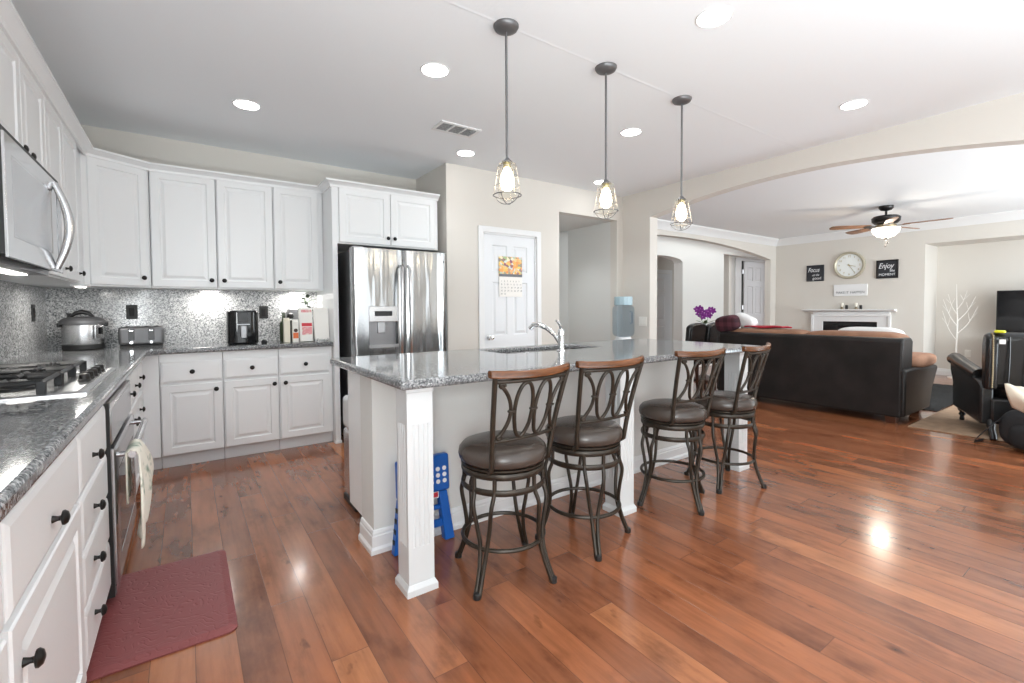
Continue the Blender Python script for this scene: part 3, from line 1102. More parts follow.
o = MB().grid(towel_fn, 22, 40).build('kitchen_towel', 'towel_print', smooth=True, solid=0.005, angle=80)
tag(o, 'cream kitchen towel with a green print hanging over the oven handle', 'towel')

# ------------------------------------------------------------------ gas cooktop
cx0, cx1, cy0, cy1 = -0.80, -0.285, 2.135, 2.965
t = thing('gas_cooktop', 'stainless gas cooktop with black cast-iron grates set into the worktop', 'cooktop', (-0.54, 2.55, ZT))
MB().rects([(cx0, cy0, cx1, cy1, ZT + 0.0005), (cx0, cy0, cx1, cy1, ZT + 0.006), (cx0 + 0.012, cy0 + 0.012, cx1 - 0.012, cy1 - 0.012, ZT + 0.012),
            (cx0 + 0.03, cy0 + 0.03, cx1 - 0.03, cy1 - 0.03, ZT + 0.007)], lambda u, w, n: (u, w, n)).build('tray', 'steel_satin', t)
burn = [(-0.68, 2.32, 0.04), (-0.50, 2.36, 0.05), (-0.60, 2.56, 0.055), (-0.69, 2.80, 0.045), (-0.52, 2.80, 0.04)]
for x, y, r in burn:
    b = MB().lathe([(r, 0), (r, 0.008), (r * 0.8, 0.012), (r * 0.8, 0.020), (r * 0.3, 0.023)], (x, y, ZT + 0.008), 24).build('burner', 'cast_iron', t, smooth=True)
for gx0, gy0, gx1, gy1 in ((-0.775, 2.165, -0.40, 2.425), (-0.775, 2.435, -0.40, 2.675), (-0.775, 2.685, -0.40, 2.94)):
    g = MB()
    zt = ZT + 0.048
    r = 0.0075

    def bar(p, q, h=0.011):
        g.tube([p, q], 0.0085, 4)
    for a, b in (((gx0, gy0), (gx1, gy0)), ((gx1, gy0), (gx1, gy1)), ((gx1, gy1), (gx0, gy1)), ((gx0, gy1), (gx0, gy0))):
        bar((*a, zt), (*b, zt))
    ym = (gy0 + gy1) / 2
    xm = (gx0 + gx1) / 2
    for a, b in (((xm, gy0), (xm, ym - 0.03)), ((xm, gy1), (xm, ym + 0.03)), ((gx0, ym), (xm - 0.13, ym)), ((gx1, ym), (xm + 0.13, ym)),
                 ((xm - 0.06, ym), (xm + 0.06, ym)), ((xm - 0.09, gy0), (xm - 0.09, gy0 + 0.07)), ((xm + 0.09, gy0), (xm + 0.09, gy0 + 0.07)),
                 ((xm - 0.09, gy1), (xm - 0.09, gy1 - 0.07)), ((xm + 0.09, gy1), (xm + 0.09, gy1 - 0.07))):
        bar((*a, zt + 0.004), (*b, zt + 0.004))
    for x in (gx0, gx1):
        for y in (gy0, gy1):
            g.box(x - 0.012, y - 0.012, ZT + 0.007, x + 0.012, y + 0.012, zt + 0.004)
    g.build('grate', 'cast_iron', t, bevel=0.002)
for k in range(5):
    MB().lathe([(0.021, 0), (0.021, 0.006), (0.018, 0.008), (0.017, 0.026), (0.012, 0.029)], (-0.338, 2.50 + 0.095 * k, ZT + 0.007), 20).build('burner_knob', 'knob_black', t, smooth=True)

# ------------------------------------------------------------------ fridge
gx0, gx1, gyf, gz = 1.186, 2.10, 4.075, 1.745
t = thing('refrigerator', 'stainless french-door refrigerator with ice and water dispenser', 'refrigerator', (1.63, 4.5, 0))
MB().box(gx0 + 0.004, 4.165, 0.02, gx1 - 0.004, YB - 0.06, gz - 0.015).build('case', 'steel_dark', t)
MB().box(gx0 + 0.03, 4.17, 0.0, gx1 - 0.03, 4.9, 0.02).build('base_grille', 'matte_black', t)
xm = 1.650


def bowed(x0, x1, z0, z1, yb, yf, bow, name, par, mat='fridge_steel', full=None):
    """door skin bowed towards the room; full = the whole door this piece is cut from"""
    n = 14
    f0, f1 = full or (x0, x1)
    poly = [(x0, yb)]
    for i in range(n + 1):
        x = x0 + (x1 - x0) * i / n
        s = (x - f0) / (f1 - f0)
        e = min(x - f0, f1 - x)
        rr = 0.02
        edge = 0 if e > rr else (rr - math.sqrt(max(0, rr * rr - (rr - e) ** 2)))
        poly.append((x, yf - bow * (1 - (2 * s - 1) ** 2) + edge))
    poly.append((x1, yb))
    mb = MB()
    mb.prism_z(poly, z0, z1)
    return mb.build(name, mat, par, smooth=True, angle=50)


# left door is cut around the dispenser
DX = (1.318, 1.588, 0.86, 1.232)
f0, f1 = gx0, xm - 0.003
xs = sorted(set([f0 + (f1 - f0) * i / 18 for i in range(19)] + [f0 + 0.004, f0 + 0.010, f1 - 0.004, f1 - 0.010, DX[0], DX[1]]))
zs = [0.60, DX[2], DX[3], gz]


def skin_y(x):
    sx = (x - f0) / (f1 - f0)
    e, rr = min(x - f0, f1 - x), 0.02
    edge = 0 if e > rr else (rr - math.sqrt(max(0, rr * rr - (rr - e) ** 2)))
    return gyf + 0.01 - 0.022 * (1 - (2 * sx - 1) ** 2) + edge


q = MB()
nx = len(xs)
vs = [(x, skin_y(x), z) for z in zs for x in xs] + [(x, 4.16, z) for z in zs for x in xs]
fs = []
K = nx * 4
hole = lambda i, j: j == 1 and xs[i] >= DX[0] - 1e-6 and xs[i + 1] <= DX[1] + 1e-6
for j in range(3):
    for i in range(nx - 1):
        if not hole(i, j):
            fs.append((j * nx + i, j * nx + i + 1, (j + 1) * nx + i + 1, (j + 1) * nx + i))
for i in range(nx - 1):
    for j in (0, 3):
        fs.append((j * nx + i, j * nx + i + 1, K + j * nx + i + 1, K + j * nx + i))
    if hole(i, 1):
        for j in (1, 2):
            fs.append((j * nx + i, j * nx + i + 1, K + j * nx + i + 1, K + j * nx + i))
i0, i1 = xs.index(DX[0]), xs.index(DX[1])
for j in range(3):
    for i in (0, nx - 1):
        fs.append((j * nx + i, (j + 1) * nx + i, K + (j + 1) * nx + i, K + j * nx + i))
for i in (i0, i1):
    fs.append((nx + i, 2 * nx + i, K + 2 * nx + i, K + nx + i))
dl = q.add(vs, fs).build('door', 'fridge_steel', t, smooth=True, angle=50)
MB().box(DX[0], 4.12, DX[2], DX[1], 4.155, DX[3]).build('dispenser_recess', 'steel_dark', dl)
MB().box(DX[0] + 0.001, gyf - 0.016, 1.095, DX[1] - 0.001, 4.12, DX[3] - 0.001).build('dispenser_panel', 'steel_satin', dl, bevel=0.003)
MB().box(DX[0] + 0.05, gyf - 0.0185, 1.145, DX[1] - 0.06, gyf - 0.0165, 1.19).build('display', 'black_plastic', dl)
MB().box(1.405, gyf + 0.02, 0.99, 1.475, gyf + 0.05, 1.095).build('paddle', 'frost_panel', dl, bevel=0.006)
MB().box(DX[0], gyf - 0.002, DX[2], DX[1], 4.12, DX[2] + 0.03).build('drip_tray', 'steel_satin', dl)
MB().box(DX[0], gyf + 0.01, DX[2] + 0.03, DX[0] + 0.008, 4.12, 1.095).box(DX[1] - 0.008, gyf + 0.01, DX[2] + 0.03, DX[1], 4.12, 1.095).build('recess_cheek', 'black_plastic', dl)
dr = bowed(xm + 0.003, gx1, 0.60, gz, 4.16, gyf + 0.01, 0.022, 'door', t)
MB().lathe([(0.013, 0), (0.013, 0.003)], (0, 0, 0), 18, 'y').build('badge', 'pewter', dr, world=False).location = (gx1 - 0.05 - t.location.x, gyf + 0.001 - t.location.y, 1.66)
fz = bowed(gx0, gx1, 0.06, 0.592, 4.16, gyf + 0.005, 0.022, 'freezer_drawer', t)
for hxx, par, sgn in ((xm - 0.045, dl, -1), (xm + 0.045, dr, 1)):
    pts = [(hxx, gyf - 0.010, 0.78), (hxx, gyf - 0.045, 0.80), (hxx, gyf - 0.055, 1.0), (hxx, gyf - 0.060, 1.2), (hxx - sgn * 0.004, gyf - 0.058, 1.4), (hxx - sgn * 0.012, gyf - 0.050, 1.58), (hxx - sgn * 0.012, gyf - 0.010, 1.60)]
    MB().tube(pts, 0.0125, 10).build('handle', 'steel_bar', par, smooth=True, angle=70)
MB().tube([(gx0 + 0.1, gyf - 0.01, 0.53), (gx0 + 0.1, gyf - 0.06, 0.53), (gx1 - 0.1, gyf - 0.06, 0.53), (gx1 - 0.1, gyf - 0.01, 0.53)], 0.0125, 10).build('handle', 'steel_satin', fz, smooth=True)
MB().box(gx0 + 0.01, 4.10, gz - 0.004, gx0 + 0.10, 4.2, gz + 0.012).build('hinge_cover', 'steel_dark', t)

# ------------------------------------------------------------------ things on the worktop
# pressure cooker
px, py = -0.632, 4.70
t = thing('pressure_cooker', 'round stainless electric pressure cooker in the worktop corner', 'cooker', (px, py, ZT))
MB().lathe([(0.115, 0.0), (0.128, 0.006), (0.128, 0.030), (0.124, 0.034)], (px, py, ZT), 40).build('base', 'matte_black', t, smooth=True)
MB().lathe([(0.124, 0.0345), (0.1265, 0.04), (0.1265, 0.150), (0.125, 0.155)], (px, py, ZT), 40).build('body', 'steel_satin', t, smooth=True)
MB().lathe([(0.138, 0.1555), (0.140, 0.165), (0.139, 0.176), (0.130, 0.182), (0.122, 0.190), (0.085, 0.200), (0.03, 0.203)], (px, py, ZT), 40).build('lid', 'pewter', t, smooth=True)
MB().tube([(px - 0.07, py - 0.03, ZT + 0.199), (px - 0.04, py - 0.03, ZT + 0.222), (px, py - 0.03, ZT + 0.232), (px + 0.04, py - 0.03, ZT + 0.222), (px + 0.07, py - 0.03, ZT + 0.199)], [0.010, 0.016, 0.018, 0.016, 0.010], 10, flat=(0.8, 1.8)).build('lid_handle', 'matte_black', t, smooth=True)
MB().lathe([(0.010, 0.195), (0.010, 0.215), (0.016, 0.216), (0.016, 0.224)], (px - 0.085, py + 0.02, ZT), 14).build('steam_valve', 'matte_black', t, smooth=True)
MB().box(px - 0.150, py - 0.03, ZT + 0.14, px - 0.128, py + 0.03, ZT + 0.165).build('side_handle', 'matte_black', t, bevel=0.005)
MB().box(px + 0.128, py - 0.03, ZT + 0.14, px + 0.150, py + 0.03, ZT + 0.165).build('side_handle', 'matte_black', t, bevel=0.005)
a = math.radians(-38)
m = Matrix.Rotation(a, 4, 'Z')
q = MB().box(0.127, -0.042, 0.062, 0.142, 0.042, 0.150)
q.v = [m @ v + Vector((px, py, ZT)) for v in q.v]
cpn = q.build('control_panel', 'steel_satin', t, bevel=0.006)
q = MB().box(0.142, -0.015, 0.095, 0.1432, 0.022, 0.135)
q.v = [m @ v + Vector((px, py, ZT)) for v in q.v]
q.build('display', 'black_gloss', cpn)
t.scale = (0.94, 0.94, 1.22)
# four-slice toaster
tx0, tx1, ty0, ty1 = -0.437, -0.150, 4.725, 4.905
t = thing('toaster', 'dark grey four-slice toaster beside the pressure cooker', 'toaster', ((tx0 + tx1) / 2, 4.81, ZT))
MB().box(tx0, ty0, ZT + 0.012, tx1, ty1, ZT + 0.148).build('body', 'pewter', t, bevel=0.022, seg=4)
MB().box(tx0 + 0.008, ty0 + 0.008, ZT + 0.0005, tx1 - 0.008, ty1 - 0.008, ZT + 0.0118).build('base', 'matte_black', t)
for k in range(2):
    x = tx0 + 0.082 + 0.125 * k
    MB().box(x - 0.02, ty0 - 0.004, ZT + 0.05, x + 0.02, ty0 + 0.002, ZT + 0.135).build('lever_track', 'black_plastic', t)
    MB().box(x - 0.014, ty0 - 0.026, ZT + 0.115, x + 0.014, ty0 - 0.0045, ZT + 0.127).build('lever', 'chrome', t, bevel=0.003)
    MB().lathe([(0.014, 0), (0.014, -0.012), (0.010, -0.016)], (x, ty0 - 0.001, ZT + 0.036), 20, 'y').build('dial', 'chrome', t, smooth=True)
for k in range(4):
    x = tx0 + 0.05 + 0.062 * k
    MB().box(x - 0.012, ty0 + 0.03, ZT + 0.1482, x + 0.012, ty1 - 0.03, ZT + 0.1495).build('slot', 'shadow_black', t)
t.scale = (1.0, 1.0, 1.08)
# air fryer
ax, ay = 0.395, 4.60
t = thing('air_fryer', 'glossy black air fryer on the back worktop', 'air fryer', (ax, ay, ZT))
q = MB()
poly = [(ax + 0.118 * math.copysign(abs(math.cos(2 * PI * i / 48)) ** 0.55, math.cos(2 * PI * i / 48)), ay + 0.14 * math.copysign(abs(math.sin(2 * PI * i / 48)) ** 0.55, math.sin(2 * PI * i / 48))) for i in range(48)]
q.prism_z(poly, ZT + 0.002, ZT + 0.285)
q.build('body', 'black_gloss', t, bevel=0.016, seg=3)
MB().box(ax - 0.028, ay - 0.156, ZT + 0.05, ax + 0.022, ay - 0.139, ZT + 0.16).build('basket_handle', 'steel_dark', t, bevel=0.008)
MB().box(ax - 0.05, ay - 0.1425, ZT + 0.165, ax + 0.045, ay - 0.139, ZT + 0.172).build('basket_seam', 'steel_dark', t)
MB().box(ax - 0.034, ay - 0.1425, ZT + 0.19, ax + 0.030, ay - 0.139, ZT + 0.265).build('touch_panel', 'black_plastic', t, bevel=0.002)
# small round black plug near the air fryer
o = MB().lathe([(0.020, 0.0), (0.024, 0.006), (0.024, 0.024), (0.014, 0.034), (0.004, 0.037)], (0.545, 4.46, ZT), 20).build('jar_stopper', 'matte_black', smooth=True)
tag(o, 'small round black stopper lying beside the air fryer', 'stopper')


def wall_plate(loc, face, label, cat, mat, inner, w=0.075, h=0.118, kind='rocker', name='wall_outlet'):
    t = thing(name, label, cat, loc)
    x, y, z = loc
    if face == 'y':
        f = lambda u, v, n: (x + u, y - n, z + v)
    else:
        f = lambda u, v, n: (x + face * n, y + u, z + v)
    MB().rects([(-w / 2, -h / 2, w / 2, h / 2, 0.0005), (-w / 2, -h / 2, w / 2, h / 2, 0.004), (-w / 2 + 0.004, -h / 2 + 0.004, w / 2 - 0.004, h / 2 - 0.004, 0.007)], f).build('cover_plate', mat, t)
    n = 2 if w > 0.1 else 1
    for k in range(n):
        c = (k - (n - 1) / 2) * 0.046
        MB().rects([(c - 0.017, -0.034, c + 0.017, 0.034, 0.0072), (c - 0.017, -0.034, c + 0.017, 0.034, 0.009), (c - 0.014, -0.031, c + 0.014, 0.031, 0.0105)], f).build('rocker', inner, t)
    return t


wall_plate((XL + 0.021, 4.54, 1.195), 1, 'black outlet cover on the left splashback', 'outlet', 'matte_black', 'shadow_black')
wall_plate((-0.362, YB - 0.021, 1.196), 'y', 'black outlet cover above the toaster', 'outlet', 'matte_black', 'shadow_black')
wall_plate((0.602, YB - 0.021, 1.185), 'y', 'black outlet cover right of the air fryer', 'outlet', 'matte_black', 'shadow_black')
wall_plate((XB, 3.878, 1.03), -1, 'ivory double light switch on the wall beside the arch', 'switch', 'outlet_ivory', 'outlet_ivory', w=0.125, name='light_switch')
wall_plate((NX, 1.98, 0.40), -1, 'ivory outlet low on the niche wall behind the twig tree', 'outlet', 'outlet_ivory', 'outlet_ivory')

# bottles, cartons and books at the right end of the worktop
o = MB().lathe([(0.032, 0), (0.034, 0.01), (0.034, 0.16), (0.030, 0.185), (0.013, 0.21), (0.013, 0.25), (0.015, 0.252), (0.015, 0.262), (0.006, 0.264)], (0.728, 4.66, ZT), 24).build('bottle', 'glass_green', smooth=True)
tag(o, 'dark green glass bottle left of the cream carton', 'bottle')
t = thing('pepper_mill', 'dark pepper mill with a steel band behind the cartons', 'mill', (0.80, 4.74, ZT))
MB().lathe([(0.030, 0), (0.032, 0.01), (0.022, 0.08), (0.027, 0.16), (0.024, 0.19)], (0.80, 4.74, ZT), 22).build('body', 'matte_black', t, smooth=True)
MB().lathe([(0.0245, 0.1905), (0.0245, 0.205)], (0.80, 4.74, ZT), 22).build('band', 'chrome', t, smooth=True)
MB().lathe([(0.022, 0.2055), (0.030, 0.225), (0.024, 0.25), (0.006, 0.262)], (0.80, 4.74, ZT), 22).build('head', 'matte_black', t, smooth=True)
o = MB().box(0.80, 4.84, ZT + 0.0005, 0.89, 4.925, ZT + 0.30).build('storage_canister', 'carton_grey', bevel=0.008)
tag(o, 'tall grey canister standing at the splashback behind the cookbooks', 'canister')


def carton(x0, x1, y0, y1, h, name, label, mat, front=None):
    t = thing(name, label, 'carton', ((x0 + x1) / 2, (y0 + y1) / 2, ZT))
    d = (y1 - y0) / 2
    q = MB()
    q.box(x0, y0, ZT + 0.0005, x1, y1, ZT + h)
    q.build('box', mat, t, bevel=0.002)
    ym = (y0 + y1) / 2
    MB().prism([(y0, ZT + h), (y1, ZT + h), (ym, ZT + h + 0.022)], lambda u, v, a: (a, u, v), x0 + 0.001, x1 - 0.001).build('gable_top', mat, t)
    return t


carton(0.706, 0.755, 4.50, 4.55, 0.195, 'milk_carton', 'plain cream carton standing left of the orange one', 'carton_cream')
t = carton(0.772, 0.818, 4.47, 4.515, 0.180, 'juice_carton', 'white carton with an orange picture on its front', 'paper_white')
MB().box(0.774, 4.4685, ZT + 0.035, 0.816, 4.4697, ZT + 0.085).build('orange_panel', 'fan_wood', t).data.materials[0] = pbr('carton_orange', (0.75, 0.17, 0.05), 0.5)
MB().lathe([(0.0165, 0), (0.0165, 0.0008)], (0, 0, 0), 20, 'y').build('picture', 'dark_wood', t, world=False).location = (0.795 - t.location.x, 4.4685 - t.location.y, 0.105)
# pink cookbook leaning back, white tablet-like board on wire stand
def leaning(x0, x1, y, h, th, tilt, z0):
    """a slab whose front foot is at y, leaning back by tilt radians"""
    q = MB().box(x0, 0, 0, x1, th, h)
    m = Matrix.Rotation(-tilt, 4, 'X')
    q.v = [m @ v + Vector((0, y, z0)) for v in q.v]
    return q, m


t = thing('cookbook', 'cookbook with a pink and red cover leaning at the end of the worktop', 'book', (0.90, 4.5, ZT))
q, m = leaning(0.832, 0.940, 4.47, 0.30, 0.03, 0.12, ZT + 0.0045)
q.build('cover', 'paper_white', t, bevel=0.002)
for (zz0, zz1, mat, nm) in ((0.25, 0.285, 'red_print', 'title_band'), (0.135, 0.165, 'red_print', 'title_band'), (0.06, 0.13, 'pink_print', 'picture')):
    q = MB().box(0.848, -0.0012, zz0 + (0.012 if mat == 'red_print' and zz0 > 0.2 else 0), 0.934, -0.0002, zz1)
    q.v = [m @ v + Vector((0, 4.47, ZT + 0.0045)) for v in q.v]
    q.build(nm, 'pink_print' if nm == 'picture' or zz0 > 0.2 else mat, t)
t = thing('recipe_book', 'plain white book on a thin wire stand against the fridge panel', 'book', (1.0, 4.45, ZT))
q, m = leaning(0.945, 1.068, 4.42, 0.29, 0.022, 0.14, ZT + 0.02)
q.build('cover', 'paper_white', t, bevel=0.004)
q = MB()
for x in (0.965, 1.05):
    q.tube([(x, 4.405, ZT + 0.032), (x, 4.400, ZT + 0.012), (x, 4.415, ZT + 0.006), (x, 4.53, ZT + 0.006), (x, 4.49, ZT + 0.22)], 0.003, 6)
q.tube([(0.965, 4.53, ZT + 0.006), (1.05, 4.53, ZT + 0.006)], 0.003, 6)
q.build('wire_stand', 'steel_satin', t)
# leafy pot plant behind the books
t = thing('potted_herb', 'small dark leafy plant in a pot behind the cookbooks', 'plant', (0.965, 4.76, ZT))
MB().lathe([(0.045, 0), (0.06, 0.10), (0.064, 0.10), (0.064, 0.115), (0.05, 0.115)], (0.965, 4.76, ZT), 24).build('pot', 'carton_grey', t, smooth=True)
q = MB()
q.tube([(0.965, 4.76, ZT + 0.1), (0.96, 4.76, ZT + 0.24), (0.955, 4.755, ZT + 0.36)], 0.004, 6)
q.build('stem', 'dark_leaf', t)
for k in range(20):
    a = random.uniform(0, 6.28)
    rr = random.uniform(0.02, 0.085)
    c = (0.955 + rr * math.cos(a) * 0.95, 4.76 + rr * math.sin(a), ZT + random.uniform(0.27, 0.42))
    m = Matrix.Rotation(a, 3, 'Z') @ Matrix.Rotation(random.uniform(-0.8, 0.6), 3, 'Y')
    MB().sell(c, (0.028, 0.018, 0.003), 1, 1, 12, 6, m).build('leaf', 'dark_leaf', t, smooth=True)

# ------------------------------------------------------------------ island
IX0, IX1, IY0, IY1 = 0.69, 3.49, 1.75, 2.87
IZ = 0.918
sk = (1.66, 2.50, 2.41, 2.78)     # sink cut-out
t = MB()
o_ = [(IX0, IY0), (IX1, IY0), (IX1, IY1), (IX0, IY1)]
i_ = [(sk[0], sk[2]), (sk[1], sk[2]), (sk[1], sk[3]), (sk[0], sk[3])]
vs = [(x, y, z) for z in (0.8785, IZ) for (x, y) in o_ + i_]
fs = []
for j in range(4):
    k = (j + 1) % 4
    fs += [(j, k, 4 + k, 4 + j), (8 + j, 8 + k, 12 + k, 12 + j), (j, k, 8 + k, 8 + j), (4 + j, 4 + k, 12 + k, 12 + j)]
t.add(vs, fs)
wt2 = t.build('island_worktop', 'granite_top', bevel=0.013, seg=3)
tag(wt2, 'grey granite worktop of the kitchen island with the sink cut in', 'worktop')

KX0, KX1, KY0, KY1 = 0.735, 3.385, 2.245, 2.43
t = thing('kitchen_island', 'beige knee wall and white cabinets under the island worktop', 'island', (2.06, 2.5, 0))
MB().box(KX0, KY0, 0.0, KX1, KY1, 0.878).build('knee_wall', 'hall_paint', t)
MB().box(KX0 + 0.12, KY1 + 0.0005, 0.09, KX1, 2.70, 0.665).build('cabinet_body', 'cabinet_white', t)
MB().box(KX0 + 0.002, KY1 + 0.001, 0.115, KX0 + 0.119, 2.66, 0.877).build('end_panel', 'cabinet_white', t)
MB().box(KX0 + 0.05, KY1 + 0.001, 0.0, KX1 - 0.02, 2.64, 0.085).build('toe_kick', 'matte_black', t)
pr = [(0.0, 0.0), (0.022, 0.0), (0.022, 0.022), (0.014, 0.034), (0.014, 0.085), (0.010, 0.09), (0.010, 0.10), (0.005, 0.112), (0.0, 0.115)]
sweep(MB(), [(KX0, KY1), (KX0, KY0), (KX1, KY0), (KX1, KY1)][::-1], [(-a, b) for a, b in pr][::-1]).build('skirting', 'white_trim', t)

for k, (cxp, lab) in enumerate(((0.795, 'white fluted island post at the near left corner of the worktop'), (2.083, 'white fluted island post between the second and third stools'),
                                (3.352, 'white fluted island post at the far right end of the worktop'))):
    w = 0.058
    yc = 1.868
    t = thing('island_post', lab, 'post', (cxp, yc, 0), 'white island posts')
    q = MB()
    q.box(cxp - w, yc - w, 0.045, cxp + w, yc + w, 0.20).box(cxp - w, yc - w, 0.72, cxp + w, yc + w, 0.877)
    side = [(-w, 0.0)]
    for i in range(4):
        u = -0.0315 + 0.021 * i
        side += [(u - 0.006, 0.0), (u - 0.003, 0.0035), (u + 0.003, 0.0035), (u + 0.006, 0.0)]
    poly = []
    for r in range(4):
        ca, sa = (1, 0, -1, 0)[r], (0, 1, 0, -1)[r]
        for u, d in side:
            x, y = u, -w + d
            poly.append((cxp + x * ca - y * sa, yc + x * sa + y * ca))
    q.prism_z(poly, 0.20, 0.72)
    q.build('shaft', 'post_white_dimmed', t)
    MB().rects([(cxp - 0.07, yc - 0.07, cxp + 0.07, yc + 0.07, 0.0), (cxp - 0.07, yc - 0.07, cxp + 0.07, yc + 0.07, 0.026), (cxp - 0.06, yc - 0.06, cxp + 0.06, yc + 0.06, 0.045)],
               lambda u, v, n: (u, v, n)).build('plinth', 'post_white_dimmed', t)
    MB().box(cxp - 0.063, yc - 0.063, 0.855, cxp + 0.063, yc + 0.063, 0.878).build('cap', 'post_white_dimmed', t, bevel=0.003)

# outlet on the knee wall
wall_plate((1.42, KY0, 0.38), 'y', 'white outlet low on the island knee wall behind the stools', 'outlet', 'white_trim', 'white_trim')

# sink and tap
t = thing('sink', 'stainless double-bowl sink set into the island worktop', 'sink', (2.08, 2.6, 0.8785))
x0, x1, y0, y1 = sk
q = MB()
for a, b in ((x0 - 0.012, (x0 + x1) / 2 - 0.012), ((x0 + x1) / 2 + 0.012, x1 + 0.012)):
    q.rects([(a, y0 - 0.012, b, y1 + 0.012, 0.8775), (a + 0.012, y0 + 0.004, b - 0.012, y1 - 0.004, 0.8776), (a + 0.02, y0 + 0.012, b - 0.02, y1 - 0.012, 0.70), (a + 0.05, y0 + 0.05, b - 0.05, y1 - 0.05, 0.69)], lambda u, v, n: (u, v, n))
q2 = MB()
half = len(q.v) // 2
for k, nm in ((0, 'bowl'), (1, 'bowl')):
    qq = MB()
    qq.v = q.v[k * half:(k + 1) * half]
    qq.f = [f for f in [tuple(i - k * half for i in f) for f in q.f] if min(f) >= 0 and max(f) < half and f != (3, 2, 1, 0)]
    qq.build(nm, 'steel_satin', t)
t = thing('kitchen_faucet', 'chrome kitchen faucet with a pull-out spout behind the sink', 'faucet', (2.045, 2.345, IZ))
fx, fy = 2.045, 2.345
MB().lathe([(0.030, 0.0), (0.030, 0.006), (0.022, 0.012), (0.021, 0.10), (0.023, 0.125), (0.018, 0.145), (0.008, 0.155)], (fx, fy, IZ), 24).build('body', 'chrome', t, smooth=True)
sp = [(fx, fy + 0.01, IZ + 0.05), (fx - 0.01, fy + 0.05, IZ + 0.105), (fx - 0.03, fy + 0.11, IZ + 0.150), (fx - 0.05, fy + 0.165, IZ + 0.172), (fx - 0.07, fy + 0.21, IZ + 0.170), (fx - 0.08, fy + 0.235, IZ + 0.145)]
MB().tube(sp, [0.014, 0.015, 0.016, 0.018, 0.019, 0.016], 12).build('spout', 'chrome', t, smooth=True, angle=70)
MB().tube([(fx, fy, IZ + 0.145), (fx - 0.01, fy - 0.005, IZ + 0.165), (fx - 0.035, fy - 0.01, IZ + 0.195), (fx - 0.055, fy - 0.012, IZ + 0.205)], [0.011, 0.010, 0.008, 0.006], 10).build('lever', 'chrome', t, smooth=True, angle=70)

# trash can standing at the far side of the island
t = thing('trash_can', 'slim stainless trash can standing at the fridge side of the island', 'trash can', (0.94, 2.89, 0))
MB().box(0.80, 2.765, 0.04, 1.08, 3.02, 0.46).build('body', 'steel_satin', t, bevel=0.02, seg=3)
MB().box(0.797, 2.762, 0.0, 1.083, 3.023, 0.04).build('base', 'matte_black', t, bevel=0.006)
MB().box(0.797, 2.762, 0.4605, 1.083, 3.023, 0.665).build('lid', 'toe_grey', t, bevel=0.03, seg=4)

# blue folding step stool leaning on the knee wall
t = thing('folding_step_stool', 'blue plastic folding step stool with white dots leaning behind the first post', 'step stool', (0.965, 2.19, 0))
tilt = 0.06
m = Matrix.Rotation(-tilt, 4, 'X')
O = Vector((0.965, 2.165, 0.0))


def lean(q):
    q.v = [m @ v + O for v in q.v]
    return q


for s in (-1, 1):
    poly = [(s * 0.165, 0.003), (s * 0.11, 0.003), (s * 0.085, 0.26), (s * 0.13, 0.26)]
    if s > 0:
        poly = poly[::-1]
    q = MB().prism(poly, lambda u, v, a: (u, a, v), -0.022, 0.022)
    lean(q).build('leg', 'blue_plastic', t, bevel=0.004)
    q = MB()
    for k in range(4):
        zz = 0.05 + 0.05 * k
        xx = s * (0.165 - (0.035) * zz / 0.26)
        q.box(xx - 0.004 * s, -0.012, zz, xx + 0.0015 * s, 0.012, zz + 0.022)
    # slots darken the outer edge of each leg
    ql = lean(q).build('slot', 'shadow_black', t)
    ql['kind'] = 'stuff'
q = MB().box(-0.12, -0.010, 0.075, 0.12, 0.010, 0.115).box(-0.12, -0.010, 0.165, 0.12, 0.010, 0.19).box(-0.12, -0.010, 0.225, 0.12, 0.010, 0.265)
q.box(-0.018, -0.011, 0.07, 0.018, 0.011, 0.26)
lean(q).build('brace', 'blue_plastic', t, bevel=0.006)
lean(MB().box(-0.135, -0.028, 0.262, 0.145, 0.020, 0.45)).build('folded_top', 'blue_plastic', t, bevel=0.012, seg=3)
for i in range(7):
    for j in range(3):
        q = MB().lathe([(0.0115, 0), (0.0115, -0.002)], (-0.105 + 0.0365 * i, -0.0283, 0.315 + 0.032 * j), 14, 'y')
        lean(q).build('grip_dot', 'white_rubber', t)
q = MB().box(0.045, -0.0125, 0.228, 0.085, -0.0105, 0.262)
lb = lean(q).build('maker_label', 'white_rubber', t)
q = MB().box(0.049, -0.0135, 0.233, 0.081, -0.0126, 0.257)
lean(q).build('label_print', 'red_print', lb)

# ------------------------------------------------------------------ bar stools


def bezier_s(pts, n=8):
    """Catmull-Rom through pts"""
    P = [Vector(p) for p in pts]
    P = [P[0] * 2 - P[1]] + P + [P[-1] * 2 - P[-2]]
    out = []
    for i in range(1, len(P) - 2):
        for k in range(n):
            s = k / n
            a, b, c, d = P[i - 1], P[i], P[i + 1], P[i + 2]
            out.append(0.5 * ((2 * b) + (c - a) * s + (2 * a - 5 * b + 4 * c - d) * s * s + (3 * b - a - 3 * c + d) * s ** 3))
    out.append(P[-2])
    return out


